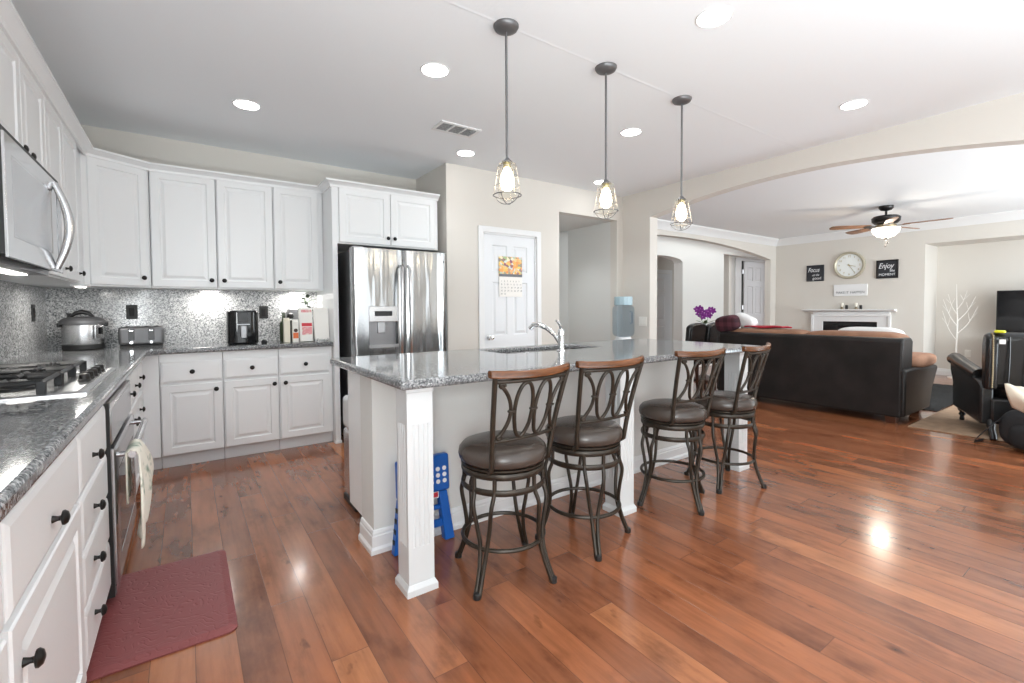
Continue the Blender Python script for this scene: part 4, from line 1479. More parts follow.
def make_stool():
    t = thing('bar_stool', 'x', 'stool', (0, 0, 0), 'swivel bar stools along the island')
    IR = 'iron_bronze'
    for k in range(4):
        a = k * PI / 2
        q = MB()
        for s in (-1, 1):
            prof = [(0.176, 0.050, 0.485), (0.178, 0.048, 0.42), (0.196, 0.043, 0.36), (0.188, 0.030, 0.27), (0.186, 0.017, 0.19), (0.207, 0.010, 0.10), (0.243, 0.009, 0.008)]
            pts = bezier_s([(r, s * w, z) for r, w, z in prof], 6)
            q.tube(pts, 0.0097, 8)
        m = Matrix.Rotation(a, 4, 'Z')
        q.v = [m @ v for v in q.v]
        leg = q.build('leg', IR, t, smooth=True, world=False, angle=70)
        q = MB().lathe([(0.016, 0.0), (0.017, 0.004), (0.016, 0.022), (0.010, 0.026)], (0.245, 0, 0), 14)
        q.v = [m @ v for v in q.v]
        q.build('foot_cap', 'matte_black', leg, smooth=True, world=False)
    MB().ring((0, 0, 0.18), 0.186, 0.0095).build('foot_ring', IR, t, smooth=True, world=False)
    MB().ring((0, 0, 0.425), 0.185, 0.009, flat=(1.6, 0.7)).build('lower_ring', IR, t, smooth=True, world=False)
    MB().lathe([(0.168, 0.478), (0.186, 0.478), (0.190, 0.486), (0.190, 0.498), (0.186, 0.505), (0.05, 0.508)], n=40).build('swivel_ring', IR, t, smooth=True, world=False)
    # upper half, turns on the swivel
    MB().lathe([(0.15, 0.509), (0.185, 0.509), (0.192, 0.516), (0.192, 0.522), (0.10, 0.526)], n=40).build('seat_plate', IR, t, smooth=True, world=False)
    MB().lathe([(0.10, 0.5265), (0.19, 0.5265), (0.199, 0.538), (0.203, 0.556), (0.199, 0.578), (0.183, 0.596), (0.15, 0.607), (0.09, 0.613), (0.02, 0.614)], n=48).build('seat', 'seat_leather', t, smooth=True, world=False, angle=70)

    def surf(u, v):
        """back surface; u across -1..1, v height"""
        s = (v - 0.50) / 0.445
        hw = 0.160 + 0.045 * max(0, s) ** 1.3
        yb = -0.130 - 0.09 * max(0, s) ** 1.4
        bow = 0.035 * min(1, max(0, s * 2.0))
        return Vector((u * hw, yb - bow * (1 - u * u), v))
    for s in (-1, 1):
        pts = [Vector((s * 0.158, -0.110, 0.515))] + [surf(s, 0.53 + 0.40 * i / 12) for i in range(13)]
        MB().tube(pts, 0.0128, 8, flat=(1.0, 0.85)).build('back_post', IR, t, smooth=True, world=False, angle=70)
    MB().tube([surf(-1 + 2 * i / 14, 0.655) for i in range(15)], 0.0085, 8).build('lower_rail', IR, t, smooth=True, world=False, angle=70)
    MB().tube([surf(-1 + 2 * i / 14, 0.912) for i in range(15)], 0.009, 8).build('upper_rail', IR, t, smooth=True, world=False, angle=70)
    # wooden crest rail
    q = MB()
    n = 17
    vs, fs = [], []
    for i in range(n):
        u = -1.10 + 2.20 * i / (n - 1)
        p = surf(max(-1.0, min(1.0, u)), 0.93) if abs(u) <= 1 else surf(math.copysign(1, u), 0.93) + Vector(((abs(u) - 1) * math.copysign(0.19, u), 0.014 * (abs(u) - 1) / 0.1, 0))
        p2 = p + Vector((0, 0.0, 0))
        up_ = 0.007 * (u * u)
        for dy, dz in ((-0.011, -0.010), (0.011, -0.010), (0.013, 0.010), (0.009, 0.022), (-0.009, 0.022), (-0.013, 0.010)):
            vs.append((p2.x, p2.y + dy, p2.z + dz + up_))
    for i in range(n - 1):
        for j in range(6):
            fs.append((i * 6 + j, i * 6 + (j + 1) % 6, (i + 1) * 6 + (j + 1) % 6, (i + 1) * 6 + j))
    fs += [tuple(range(5, -1, -1)), tuple((n - 1) * 6 + j for j in range(6))]
    q.add(vs, fs).build('crest_rail', 'rail_wood', t, bevel=0.004, world=False)
    # scrollwork: two ovals and two outer brackets with curled ends, banded at mid height
    zb, zt = 0.662, 0.905
    zm, hh = (zb + zt) / 2, (zt - zb) / 2
    bw = 0.56
    for c in (-0.5, 0.5):
        pts = [surf(c * bw + 0.235 * math.sin(2 * PI * i / 36), zm + hh * 0.98 * math.cos(2 * PI * i / 36)) for i in range(36)]
        MB().tube(pts, 0.0086, 8, True).build('scroll_oval', IR, t, smooth=True, world=False, angle=70)
    for s in (-1, 1):
        pts = []
        for i in range(31):
            v = -1 + 2 * i / 30
            u = s * (bw + 0.05 + 0.22 * v * v)
            pts.append(surf(u, zm + hh * 0.86 * v))
        curl0, curl1 = [], []
        for i in range(1, 9):
            a = i / 8 * 1.5 * PI
            uu = s * (bw + 0.27) + s * 0.07 * math.sin(a) * (1 - i / 16)
            dv = 0.10 * (1 - math.cos(a)) * (1 - i / 16)
            curl1.append(surf(uu, zm + hh * (0.86 + dv * 0.9)))
            curl0.append(surf(uu, zm - hh * (0.86 + dv * 0.9)))
        MB().tube(curl0[::-1] + pts + curl1, 0.0084, 8).build('scroll_bracket', IR, t, smooth=True, world=False, angle=70)
    for c in (-1, 0, 1):
        p = surf(c * (bw * 1.0 + (0.02 if c else 0)), zm)
        MB().sell(p, (0.020, 0.013, 0.006), 0.5, 0.7, 14, 8).build('scroll_band', IR, t, smooth=True, world=False)
    return t


UPPER = ('seat_plate', 'seat', 'back_post', 'lower_rail', 'upper_rail', 'crest_rail', 'scroll_oval', 'scroll_bracket', 'scroll_band')
proto = make_stool()
stools = [((1.176, 1.756), 4.1, 29.4, 'bar stool with brown leather seat, nearest the camera beside the first island post'),
          ((1.697, 1.771), -1.8, 62.8, 'bar stool with brown leather seat, second from the near end, left of the middle post'),
          ((2.476, 1.789), -3.1, 77.3, 'bar stool with brown leather seat, third along, just right of the middle post'),
          ((3.020, 1.765), 8.8, 24.0, 'bar stool with brown leather seat, farthest along, in front of the black sofa')]
for i, ((x, y), a, b, lab) in enumerate(stools):
    o = proto if i == 0 else copy_tree(proto)
    o.location = (x, y, 0)
    o.rotation_euler = (0, 0, 0)
    o['label'] = lab
    for ch in o.children:
        ch.rotation_euler = (0, 0, math.radians(a if ch.name.split('.')[0] in UPPER else b))

# ------------------------------------------------------------------ pendants, downlights, vent
def downlight(x, y, z, power):
    l = bpy.data.lights.new('downlight', 'SPOT')
    l.energy = power
    l.color = (0.92, 0.98, 1.0)
    l.spot_size = math.radians(112)
    l.spot_blend = 0.7
    l.shadow_soft_size = 0.25
    o = bpy.data.objects.new('downlight', l)
    COL.objects.link(o)
    o.location = (x, y, z)


def make_pendant(x, y, label):
    t = thing('pendant_lamp', label, 'lamp', (x, y, ZC), 'caged pendant lamps over the island')
    MB().lathe([(0.066, 0.0), (0.066, -0.006), (0.058, -0.020), (0.035, -0.030), (0.012, -0.034)], (x, y, ZC - 0.0005), 32).build('ceiling_canopy', 'pewter', t, smooth=True)
    MB().tube([(x, y, ZC - 0.03), (x, y, 1.985)], 0.0065, 10).build('rod', 'pewter', t, smooth=True)
    MB().lathe([(0.009, 1.992), (0.018, 1.980), (0.030, 1.970), (0.030, 1.964), (0.02, 1.963)], (x, y, 0), 24).build('socket_cap', 'pewter', t, smooth=True)
    MB().lathe([(0.020, 1.9625), (0.020, 1.940), (0.016, 1.937)], (x, y, 0), 20).build('socket', 'gold_hand', t, smooth=True)
    MB().lathe([(0.014, 1.9365), (0.024, 1.92), (0.034, 1.885), (0.036, 1.860), (0.028, 1.832), (0.010, 1.818)], (x, y, 0), 20).build('bulb', 'bulb_glow', t, smooth=True)
    MB().lathe([(0.040, 1.962), (0.043, 1.955), (0.046, 1.90), (0.048, 1.82), (0.046, 1.795), (0.034, 1.772), (0.01, 1.764)], (x, y, 0), 28).build('glass_jar', 'jar_glass', t, smooth=True, angle=80)
    q = MB()
    for z, r in ((1.940, 0.050), (1.893, 0.057), (1.843, 0.066)):
        q.ring((x, y, z), r, 0.0014, 32, 6)
    q.build('cage_hoop', 'cage_metal', t, smooth=True)
    MB().ring((x, y, 1.797), 0.073, 0.0030, 40, 8).build('cage_ring', 'pewter', t, smooth=True)
    for k in range(6):
        a = PI / 3 * k + 0.3
        pts = [(x + r * math.cos(a), y + r * math.sin(a), z) for r, z in ((0.030, 1.966), (0.046, 1.955), (0.056, 1.893), (0.065, 1.843), (0.071, 1.798))]
        MB().tube(bezier_s(pts, 4), 0.0014, 6).build('cage_wire', 'cage_metal', t, smooth=True)
    for k in range(2):
        a = PI / 2 * k + 0.5
        pts = [(x + r * math.cos(a), y + r * math.sin(a), z) for r, z in ((0.071, 1.797), (0.055, 1.775), (0.03, 1.757), (0.0, 1.752), (-0.03, 1.757), (-0.055, 1.775), (-0.071, 1.797))]
        MB().tube(bezier_s(pts, 4), 0.0024, 6).build('cage_strap', 'pewter', t, smooth=True)
    l = bpy.data.lights.new('pendant_light', 'POINT')
    l.energy = 5
    l.color = (1, 0.85, 0.66)
    l.shadow_soft_size = 0.03
    lo = bpy.data.objects.new('pendant_light', l)
    COL.objects.link(lo)
    lo.location = (x, y, 1.875)


make_pendant(1.394, 2.0215, 'caged pendant lamp nearest the camera, hanging over the near end of the island')
make_pendant(2.131, 2.0215, 'caged pendant lamp in the middle of the three over the island')
make_pendant(2.892, 2.0215, 'caged pendant lamp farthest right, hanging in front of the family room arch')

cans = [((0.391, 3.83), 'round recessed ceiling light above the back wall cabinets'),
        ((1.286, 2.636), 'round recessed ceiling light between the vent and the nearest pendant'),
        ((2.219, 1.368), 'round recessed ceiling light at the top edge of the photo, largest of all'),
        ((3.073, 2.633), 'round recessed ceiling light between the middle and the right pendant'),
        ((4.005, 1.368), 'round recessed ceiling light next to the arch wall at the right'),
        ((2.19, 3.86), 'round recessed ceiling light beside the corner of the pantry wall'),
        ((3.987, 3.86), 'round recessed ceiling light right behind the middle pendant')]
for (x, y), lab in cans:
    t = thing('recessed_light', lab, 'ceiling light', (x, y, ZC), 'recessed ceiling lights')
    MB().lathe([(0.090, 0), (0.090, -0.003), (0.085, -0.006), (0.079, -0.004), (0.079, 0)], (x, y, ZC - 0.0005), 36, closed=True).build('trim_ring', 'white_trim', t, smooth=True)
    MB().lathe([(0.078, -0.001), (0.078, -0.003), (0.03, -0.0045)], (x, y, ZC), 32).build('lens', 'lamp_lens', t, smooth=True)
    downlight(x, y, ZC - 0.02, (17 if y < 2 else 38) if y < 3.5 else (22 if x < 1 or x > 3 else 9))
# fixtureless fill spots added: kitchen grid carried on, then family room and hall
for x, y, z, e in ((0.39, 1.37, ZC, 9), (0.39, -1.0, ZC, 14), (2.2, -1.0, ZC, 16), (4.0, -1.0, ZC, 24), (5.9, 1.4, ZF, 14), (6.3, -0.6, ZF, 34), (6.9, 4.0, ZF, 18), (9.2, 1.2, ZF, 34), (4.15, 4.75, HZ, 16), (8.3, 6.5, ZF, 8)):
    downlight(x, y, z - 0.02, e)

vx, vy = 1.84, 3.39
t = thing('ceiling_vent', 'white rectangular ceiling air vent with slats', 'vent', (vx, vy, ZC))
q = MB()
for a, b, c, d in ((-0.18, -0.10, 0.18, -0.075), (-0.18, 0.075, 0.18, 0.10), (-0.18, -0.075, -0.155, 0.075), (0.155, -0.075, 0.18, 0.075), (-0.06, -0.075, -0.048, 0.075), (0.048, -0.075, 0.06, 0.075)):
    q.box(vx + a, vy + b, ZC - 0.010, vx + c, vy + d, ZC - 0.0005)
q.build('frame', 'white_trim', t)
MB().box(vx - 0.155, vy - 0.075, ZC - 0.0025, vx + 0.155, vy + 0.075, ZC - 0.001).build('backing', 'shadow_black', t)
for k in range(9):
    y = vy - 0.067 + 0.0165 * k
    q = MB().add([(vx - 0.155, y, ZC - 0.009), (vx + 0.155, y, ZC - 0.009), (vx + 0.155, y + 0.009, ZC - 0.003), (vx - 0.155, y + 0.009, ZC - 0.003)], [(0, 1, 2, 3)])
    q.build('slat', 'white_trim', t, solid=0.0012)

# ------------------------------------------------------------------ calendar on the pantry door
ycal = YP + 0.0085
t = thing('wall_calendar', 'wall calendar with an autumn picture hanging on the white pantry door', 'calendar', (2.945, ycal, 1.55))
x0, x1 = 2.795, 3.105
MB().box(x0, ycal - 0.006, 1.555, x1, ycal, 1.775).build('picture_page', 'autumn_print', t)
MB().box(x0, ycal - 0.0068, 1.555, x1, ycal - 0.0061, 1.585).build('caption_bar', 'letter_grey', t)
MB().box(x0, ycal - 0.006, 1.335, x1, ycal, 1.5545).build('month_page', 'paper_white', t)
q = ''
for rr in range(5):
    text('dates', '   '.join('%2d' % d for d in range(1 + 7 * rr, min(31, 8 + 7 * rr))), 0.024, 'letter_grey', t, (x0 + 0.02, ycal - 0.0066, 1.505 - 0.035 * rr), (PI / 2, 0, 0), 'LEFT', 0.0003)

# ------------------------------------------------------------------ water cooler
wx, wy = 4.53, 4.00
t = thing('water_cooler', 'white water cooler standing at the corner by the arch', 'water cooler', (wx, wy, 0))
MB().box(wx - 0.15, wy - 0.16, 0.0, wx + 0.15, wy + 0.16, 0.76).build('body', 'white_trim', t, bevel=0.03, seg=3)
MB().lathe([(0.14, 0.7605), (0.13, 0.78), (0.10, 0.81), (0.09, 0.84)], (wx, wy, 0), 32).build('bottle_seat', 'white_trim', t, smooth=True)
MB().box(wx - 0.10, wy - 0.168, 0.42, wx + 0.10, wy - 0.158, 0.68).build('tap_recess', 'carton_grey', t)
MB().tube([(wx - 0.04, wy - 0.16, 0.62), (wx - 0.04, wy - 0.19, 0.62), (wx - 0.04, wy - 0.19, 0.59)], 0.01, 8).build('tap', 'blue_plastic', t)
MB().tube([(wx + 0.04, wy - 0.16, 0.62), (wx + 0.04, wy - 0.19, 0.62), (wx + 0.04, wy - 0.19, 0.59)], 0.01, 8).build('tap', 'red_print', t)
t = thing('water_bottle', 'large clear blue water bottle on top of the white cooler', 'water bottle', (wx, wy, 0.84))
MB().lathe([(0.06, 0.8405), (0.115, 0.855), (0.134, 0.885), (0.136, 0.95), (0.132, 0.965), (0.136, 0.98), (0.136, 1.05), (0.132, 1.065), (0.136, 1.08), (0.136, 1.18), (0.128, 1.215), (0.105, 1.23), (0.102, 1.238)], (wx, wy, 0), 40).build('shell', 'water_plastic', t, smooth=True, angle=80)
q = MB()
n = 24
poly = [((0.108 + (0.006 if i % 2 else 0)) * math.cos(2 * PI * i / n), (0.108 + (0.006 if i % 2 else 0)) * math.sin(2 * PI * i / n)) for i in range(n)]
q.prism_z([(wx + a, wy + b) for a, b in poly], 1.2385, 1.345)
q.build('ribbed_foot', 'bottle_cap_blue', t, bevel=0.006)
MB().tube([(wx - 0.03, wy - 0.134, 1.16), (wx - 0.03, wy - 0.165, 1.15), (wx - 0.03, wy - 0.165, 1.02), (wx - 0.03, wy - 0.134, 1.01)], 0.010, 8).build('grip', 'water_plastic', t, smooth=True)

# ------------------------------------------------------------------ floor mat
t = MB()
x0, x1, y0, y1 = -0.315, 0.135, 1.995, 2.715


def rr_poly(x0, y0, x1, y1, r, n=6):
    out = []
    for cx, cy, a0 in ((x1 - r, y0 + r, -90), (x1 - r, y1 - r, 0), (x0 + r, y1 - r, 90), (x0 + r, y0 + r, 180)):
        for i in range(n + 1):
            a = math.radians(a0 + 90 * i / n)
            out.append((cx + r * math.cos(a), cy + r * math.sin(a)))
    return out


P0, P1 = rr_poly(x0, y0, x1, y1, 0.035), rr_poly(x0 + 0.028, y0 + 0.028, x1 - 0.028, y1 - 0.028, 0.01)
n = len(P0)
vs = [(x, y, 0.001) for x, y in P0] + [(x, y, 0.006) for x, y in P0] + [(x, y, 0.018) for x, y in P1]
fs = [tuple(range(n - 1, -1, -1)), tuple(range(2 * n, 3 * n))]
for L_ in (0, 1):
    fs += [(L_ * n + i, L_ * n + (i + 1) % n, (L_ + 1) * n + (i + 1) % n, (L_ + 1) * n + i) for i in range(n)]
o = t.add(vs, fs).build('kitchen_mat', 'mat_burgundy')
tag(o, 'burgundy embossed kitchen mat on the floor by the oven', 'mat')

# ------------------------------------------------------------------ family room
# rugs
o = MB().box(5.86, -1.4, 0.0005, 9.4, 1.50, 0.010).build('area_rug', 'tan_rug', bevel=0.003)
tag(o, 'tan flat-woven area rug under the recliner at the right edge', 'rug')
q = MB().grid(lambda u, v: (6.96 + 2.3 * u, 1.52 + 1.7 * v, 0.001 + 0.045 * min(1, 12 * min(u, 1 - u, v, 1 - v)) + random.uniform(0, 0.012)), 70, 90)
o = q.build('shag_rug', 'black_shag', smooth=True, angle=90)
tag(o, 'black shaggy rug lying between the sofa and the fireplace', 'rug')

# sofa, back towards the kitchen
t = thing('sofa', 'dark leather sofa with brown suede cushions, its back to the kitchen', 'sofa', (6.35, 2.5, 0))
SX0, SX1, SY0, SY1 = 5.87, 6.92, 1.53, 3.56
MB().box(SX0 + 0.10, SY0 + 0.06, 0.075, SX1 - 0.08, SY1 - 0.06, 0.40).build('base', 'sofa_leather', t, bevel=0.02)
q = MB().prism([(SX0, 0.07), (SX0 + 0.30, 0.07), (SX0 + 0.36, 0.84), (SX0 + 0.30, 0.875), (SX0 + 0.06, 0.875), (SX0 + 0.03, 0.85)], lambda u, v, a: (u, a, v), SY0 + 0.03, SY1 - 0.03)
q.build('backrest', 'sofa_leather', t, bevel=0.02, seg=3)
for y0, y1 in ((SY0, SY0 + 0.26), (SY1 - 0.26, SY1)):
    q = MB().prism([(SX0 + 0.02, 0.08), (SX1 - 0.20, 0.08), (SX1 - 0.10, 0.30), (SX1 + 0.08, 0.49), (SX1 + 0.07, 0.535), (SX0 + 0.30, 0.56), (SX0 + 0.02, 0.56)], lambda u, v, a: (u, a, v), y0, y1)
    q.build('arm', 'sofa_leather', t, bevel=0.025, seg=3)
    MB().sell(((SX0 + SX1) / 2 + 0.24, (y0 + y1) / 2, 0.605), (0.37, 0.15, 0.075), 0.6, 0.5).build('arm_cushion', 'brown_suede', t, smooth=True)
w = (SY1 - SY0 - 0.52) / 2
for k in range(2):
    yc = SY0 + 0.26 + w * (k + 0.5)
    MB().sell((SX0 + 0.62, yc, 0.46), (0.40, w / 2 + 0.005, 0.10), 0.4, 0.3).build('seat_cushion', 'brown_suede', t, smooth=True)
for k in range(2):
    ww = (SY1 - SY0 - 0.16) / 2
    yc = SY0 + 0.08 + ww * (k + 0.5)
    MB().sell((SX0 + 0.33, yc, 0.72), (0.20, ww / 2 + 0.01, 0.205), 0.35, 0.25).build('back_cushion', 'brown_suede', t, smooth=True)
for x in (SX0 + 0.07, SX1 - 0.22):
    for y in (SY0 + 0.12, SY1 - 0.12):
        q = MB()
        q.prism_z([(x - 0.05, y - 0.05), (x + 0.05, y - 0.05), (x + 0.05, y + 0.05), (x - 0.05, y + 0.05)], 0.001, 0.079)
        q.v = [Vector((v.x if v.z > 0.04 else x + (v.x - x) * 0.8, v.y if v.z > 0.04 else y + (v.y - y) * 0.8, v.z)) for v in q.v]
        q.build('foot', 'dark_wood', t, bevel=0.004)
# throw pillows on the sofa's far end
m = Matrix.Rotation(math.radians(-8), 3, 'X') @ Matrix.Rotation(math.radians(-12), 3, 'Y')
o = MB().sell((6.04, 3.49, 0.985), (0.09, 0.150, 0.105), 0.55, 0.45, mat=m).build('throw_pillow', 'maroon_plaid', smooth=True)
tag(o, 'maroon checked throw pillow on the left end of the sofa back', 'pillow')
m = Matrix.Rotation(math.radians(24), 3, 'X') @ Matrix.Rotation(math.radians(-12), 3, 'Y')
o = MB().sell((6.22, 3.345, 1.015), (0.08, 0.15, 0.085), 0.6, 0.45, mat=m).build('throw_pillow', 'white_cloth', smooth=True)
tag(o, 'white throw pillow next to the maroon one on top of the sofa back', 'pillow')
q = MB().grid(lambda u, v: (6.10 + 0.24 * u, 2.80 + 0.50 * v, 0.945 + 0.008 * math.sin(9 * v + 4 * u)), 14, 20)
o = q.build('throw_blanket', 'red_cloth', smooth=True, solid=0.015, angle=80)
tag(o, 'red blanket lying over the top of the sofa back', 'blanket')
o = MB().sell((6.60, 2.06, 0.795), (0.10, 0.33, 0.165), 0.5, 0.3).build('throw_pillow', 'white_cloth', smooth=True)
tag(o, 'long white pillow lying on the sofa in front of the fireplace', 'pillow')


# wing recliner seen from behind
def make_recliner():
    t = thing('recliner', 'black leather wing recliner with nailhead trim at the right edge', 'armchair', (0, 0, 0))
    BL = 'black_leather'
    H = 0.95
    # back, leaning
    q = MB().prism([(-0.44, 0.46), (-0.30, 0.42), (-0.30, 0.92), (-0.36, H), (-0.45, H), (-0.50, 0.92)], lambda u, v, a: (u, a, v), -0.36, 0.36)
    q.build('backrest', BL, t, bevel=0.035, seg=3, world=False)
    for s in (-1, 1):
        y0, y1 = (0.30, 0.385) if s > 0 else (-0.385, -0.30)
        q = MB().prism([(-0.49, 0.44), (-0.38, 0.46), (-0.38, 0.60), (-0.36, 0.70), (-0.37, 0.84), (-0.39, 0.91), (-0.41, H - 0.005), (-0.46, H - 0.005), (-0.51, 0.91)], lambda u, v, a: (u, a, v), y0, y1)
        q.build('wing', BL, t, bevel=0.025, seg=3, world=False)
        q = MB().prism([(-0.42, 0.12), (0.40, 0.14), (0.42, 0.40), (0.50, 0.50), (0.52, 0.60), (0.46, 0.64), (-0.30, 0.52), (-0.42, 0.46)], lambda u, v, a: (u, a, v), y0 + 0.005 * s, y1 + 0.015 * s)
        q.build('arm', BL, t, bevel=0.02, seg=3, world=False)
        MB().tube(bezier_s([(-0.25, s * 0.355, 0.545), (0.0, s * 0.358, 0.572), (0.25, s * 0.362, 0.605), (0.45, s * 0.366, 0.635), (0.535, s * 0.366, 0.62)], 5), 0.058, 14).build('arm_roll', BL, t, smooth=True, world=False, angle=70)
        # nailheads: one beaded strip along the outer back edge
        pts, rs = [], []
        n = 96
        for i in range(n):
            z = 0.46 + 0.49 * i / (n - 1)
            x = -0.505 - 0.01 * math.sin(PI * i / (n - 1)) + (0.03 if i > n - 6 else 0) * (i - n + 6) / 5
            pts.append((x, s * 0.345, z))
            rs.append(0.0022 + 0.0060 * abs(math.sin(PI * i / 4)))
        MB().tube(pts, rs, 6).build('nailhead_trim', 'brass_stud', t, smooth=True, world=False, angle=80)
    pts = [(-0.478, -0.33 + 0.66 * i / 95, H - 0.03) for i in range(96)]
    MB().tube(pts, [0.0022 + 0.0060 * abs(math.sin(PI * i / 4)) for i in range(96)], 6).build('nailhead_trim', 'brass_stud', t, smooth=True, world=False, angle=80)
    for y in (0.13, 0.24):
        MB().tube([(-0.487, y, 0.47), (-0.512, y, 0.78), (-0.503, y, 0.92)], 0.006, 6).build('seam', BL, t, smooth=True, world=False)
    MB().box(-0.44, -0.33, 0.13, 0.36, 0.33, 0.36).build('seat_base', BL, t, bevel=0.02, world=False)
    MB().sell((0.08, 0, 0.42), (0.40, 0.29, 0.09), 0.4, 0.3).build('seat_cushion', BL, t, smooth=True, world=False)
    MB().box(0.365, -0.30, 0.14, 0.43, 0.30, 0.44).build('footrest', BL, t, bevel=0.02, world=False)
    for sx, sy in ((1, 1), (1, -1), (-1, 1), (-1, -1)):
        if sx > 0:
            pr = [(0.030, 0.14), (0.038, 0.11), (0.020, 0.085), (0.030, 0.06), (0.016, 0.045), (0.022, 0.012), (0.016, 0.0)]
            MB().lathe(pr, (0.36, sy * 0.33, 0), 16).build('leg', 'black_plastic', t, smooth=True, world=False)
        else:
            MB().tube(bezier_s([(-0.40, sy * 0.32, 0.16), (-0.43, sy * 0.32, 0.09), (-0.49, sy * 0.32, 0.0)], 4), [0.034] * 4 + [0.028] * 4 + [0.024], 10).build('leg', 'black_plastic', t, smooth=True, world=False)
    MB().box(-0.524, 0.27, 0.855, -0.514, 0.31, 0.895).build('care_tag', 'white_cloth', t, world=False)
    return t


rc = make_recliner()
rc.location = (6.42, 0.80, 0.011)
rc.rotation_euler = (0, 0, math.radians(24))
o = MB().sell((5.86, 0.875, 0.973), (0.03, 0.035, 0.012), 0.5, 0.5).build('sponge', 'yellow_note', smooth=True)
tag(o, 'small bright yellow pad lying on top of the recliner back', 'pad')

# backpack with a cream cap hung on it
t = thing('backpack', 'black backpack slumped on the floor behind the recliner', 'bag', (5.72, 0.56, 0))
MB().sell((5.72, 0.60, 0.17), (0.17, 0.24, 0.17), 0.7, 0.6).build('main_bag', 'black_cloth', t, smooth=True)
MB().sell((5.60, 0.60, 0.13), (0.09, 0.17, 0.11), 0.7, 0.6).build('front_pocket', 'black_cloth', t, smooth=True)
MB().tube(bezier_s([(5.62, 0.82, 0.25), (5.60, 0.93, 0.10), (5.65, 0.98, 0.015), (5.78, 0.95, 0.012)], 5), 0.010, 8, flat=(0.4, 1.6)).build('strap', 'black_cloth', t, smooth=True)
def jacket_fn(u, v):
    # u across (towards -Y), v from the gathered top to the hem
    wid = 0.10 + 0.42 * min(1, v * 1.35)
    y = 0.80 - 0.05 * v - wid * u
    z = 0.545 - 0.02 * u - 0.34 * v * (0.55 + 0.55 * u) + 0.004 * math.sin(9 * u + 2 * v)
    x = 5.60 - 0.10 * math.sin(PI * min(1, v * 0.9)) * (0.4 + 0.6 * math.sin(PI * u)) + 0.008 * math.sin(11 * u + 1) * v
    return (x, y, z)


q = MB().grid(jacket_fn, 26, 22)
o = q.build('jacket', 'cream_cloth', smooth=True, solid=0.02, angle=80)
tag(o, 'cream cloth jacket draped over the black backpack', 'jacket')

# two black chairs beyond the sofa, facing the back wall
CX0, CX1 = 5.95, 6.41



def make_side_chair():
    t = thing('side_chair', 'x', 'chair', (0, 0, 0), 'black leather chairs behind the island')
    q = MB()
    n = 16
    poly = [(-0.205, 0.42), (0.205, 0.42)] + [(0.215 * math.cos(PI * i / n), 0.915 + 0.07 * math.sin(PI * i / n)) for i in range(n + 1)]
    q.prism(poly, lambda u, v, a: (a - 0.10 * (v - 0.42), u, v), -0.24, -0.17)
    q.build('backrest', 'black_leather', t, bevel=0.018, seg=3, world=False)
    pts = [(-0.247 - 0.10 * (v - 0.42), u, v) for u, v in [(-0.180, 0.48), (-0.185, 0.915)] + [(-0.185 * math.cos(PI * i / 12), 0.915 + 0.045 * math.sin(PI * i / 12)) for i in range(13)] + [(0.185, 0.915), (0.18, 0.48)]]
    MB().tube(pts, 0.007, 6).build('piping', 'black_leather', t, smooth=True, world=False)
    MB().box(-0.21, -0.20, 0.36, 0.18, 0.20, 0.47).build('seat', 'black_leather', t, bevel=0.03, seg=3, world=False)
    for sx in (-1, 1):
        for sy in (-1, 1):
            MB().tube([(sx * 0.14 - 0.02, sy * 0.13, 0.37), (sx * 0.15 - 0.03, sy * 0.135, 0.001)], [0.024, 0.016], 8).build('leg', 'dark_wood', t, smooth=True, world=False)
    return t


c0 = make_side_chair()
c0.location = (CX0, 4.15, 0)
c0.rotation_euler = (0, 0, PI / 2)
c0['label'] = 'black leather chair with a rounded back, left one of the pair behind the island'
c1 = copy_tree(c0)
c1['label'] = 'black leather chair with a rounded back, right one of the pair behind the island'
c1.location = (CX1, 4.15, 0)

# side table with the orchid
t = thing('side_table', 'small dark side table under the orchid behind the chairs', 'table', (6.98, 4.44, 0))
MB().lathe([(0.25, 0.70), (0.26, 0.71), (0.26, 0.725), (0.25, 0.735)], (6.98, 4.44, 0), 36).build('tabletop', 'dark_wood', t, smooth=True)
MB().lathe([(0.035, 0.0995), (0.03, 0.30), (0.045, 0.50), (0.03, 0.6995)], (6.98, 4.44, 0), 20).build('column', 'dark_wood', t, smooth=True)
MB().lathe([(0.20, 0.0105), (0.20, 0.03), (0.05, 0.099)], (6.98, 4.44, 0), 28).build('foot', 'dark_wood', t, smooth=True)
ox, oy = 6.98, 4.42
t = thing('potted_orchid', 'purple orchid in a slim white pot behind the black chairs', 'flower', (ox, oy, 0.7355))
MB().lathe([(0.030, 0.736), (0.034, 0.76), (0.036, 0.86), (0.040, 0.93), (0.034, 0.93), (0.03, 0.90)], (ox, oy, 0), 24).build('pot', 'white_trim', t, smooth=True)
for dx, dy, top in ((-0.10, 0.06, 1.14), (0.05, -0.05, 1.13)):
    MB().tube(bezier_s([(ox, oy, 0.90), (ox + dx, oy + dy * 0.3, 1.03), (ox + dx, oy + dy * 0.7, 1.14), (ox + dx, oy + dy, top)], 5), 0.004, 6).build('stem', 'leaf_green', t, smooth=True)
for a in (0.4, 2.0, 3.7, 5.2):
    mm = Matrix.Rotation(a, 3, 'Z') @ Matrix.Rotation(-0.35, 3, 'Y')
    MB().sell((ox + 0.07 * math.cos(a), oy + 0.07 * math.sin(a), 0.965), (0.085, 0.026, 0.005), 1, 1, 14, 6, mm).build('leaf', 'leaf_green', t, smooth=True)
fl_pos = [(0.15, 1.225), (0.085, 1.235), (0.04, 1.20), (0.11, 1.175), (0.03, 1.14), (-0.08, 1.20), (-0.135, 1.22), (-0.18, 1.205), (-0.105, 1.155), (-0.05, 1.17)]
vdir = Vector((-6.4, -4.0, 0.1)).normalized()
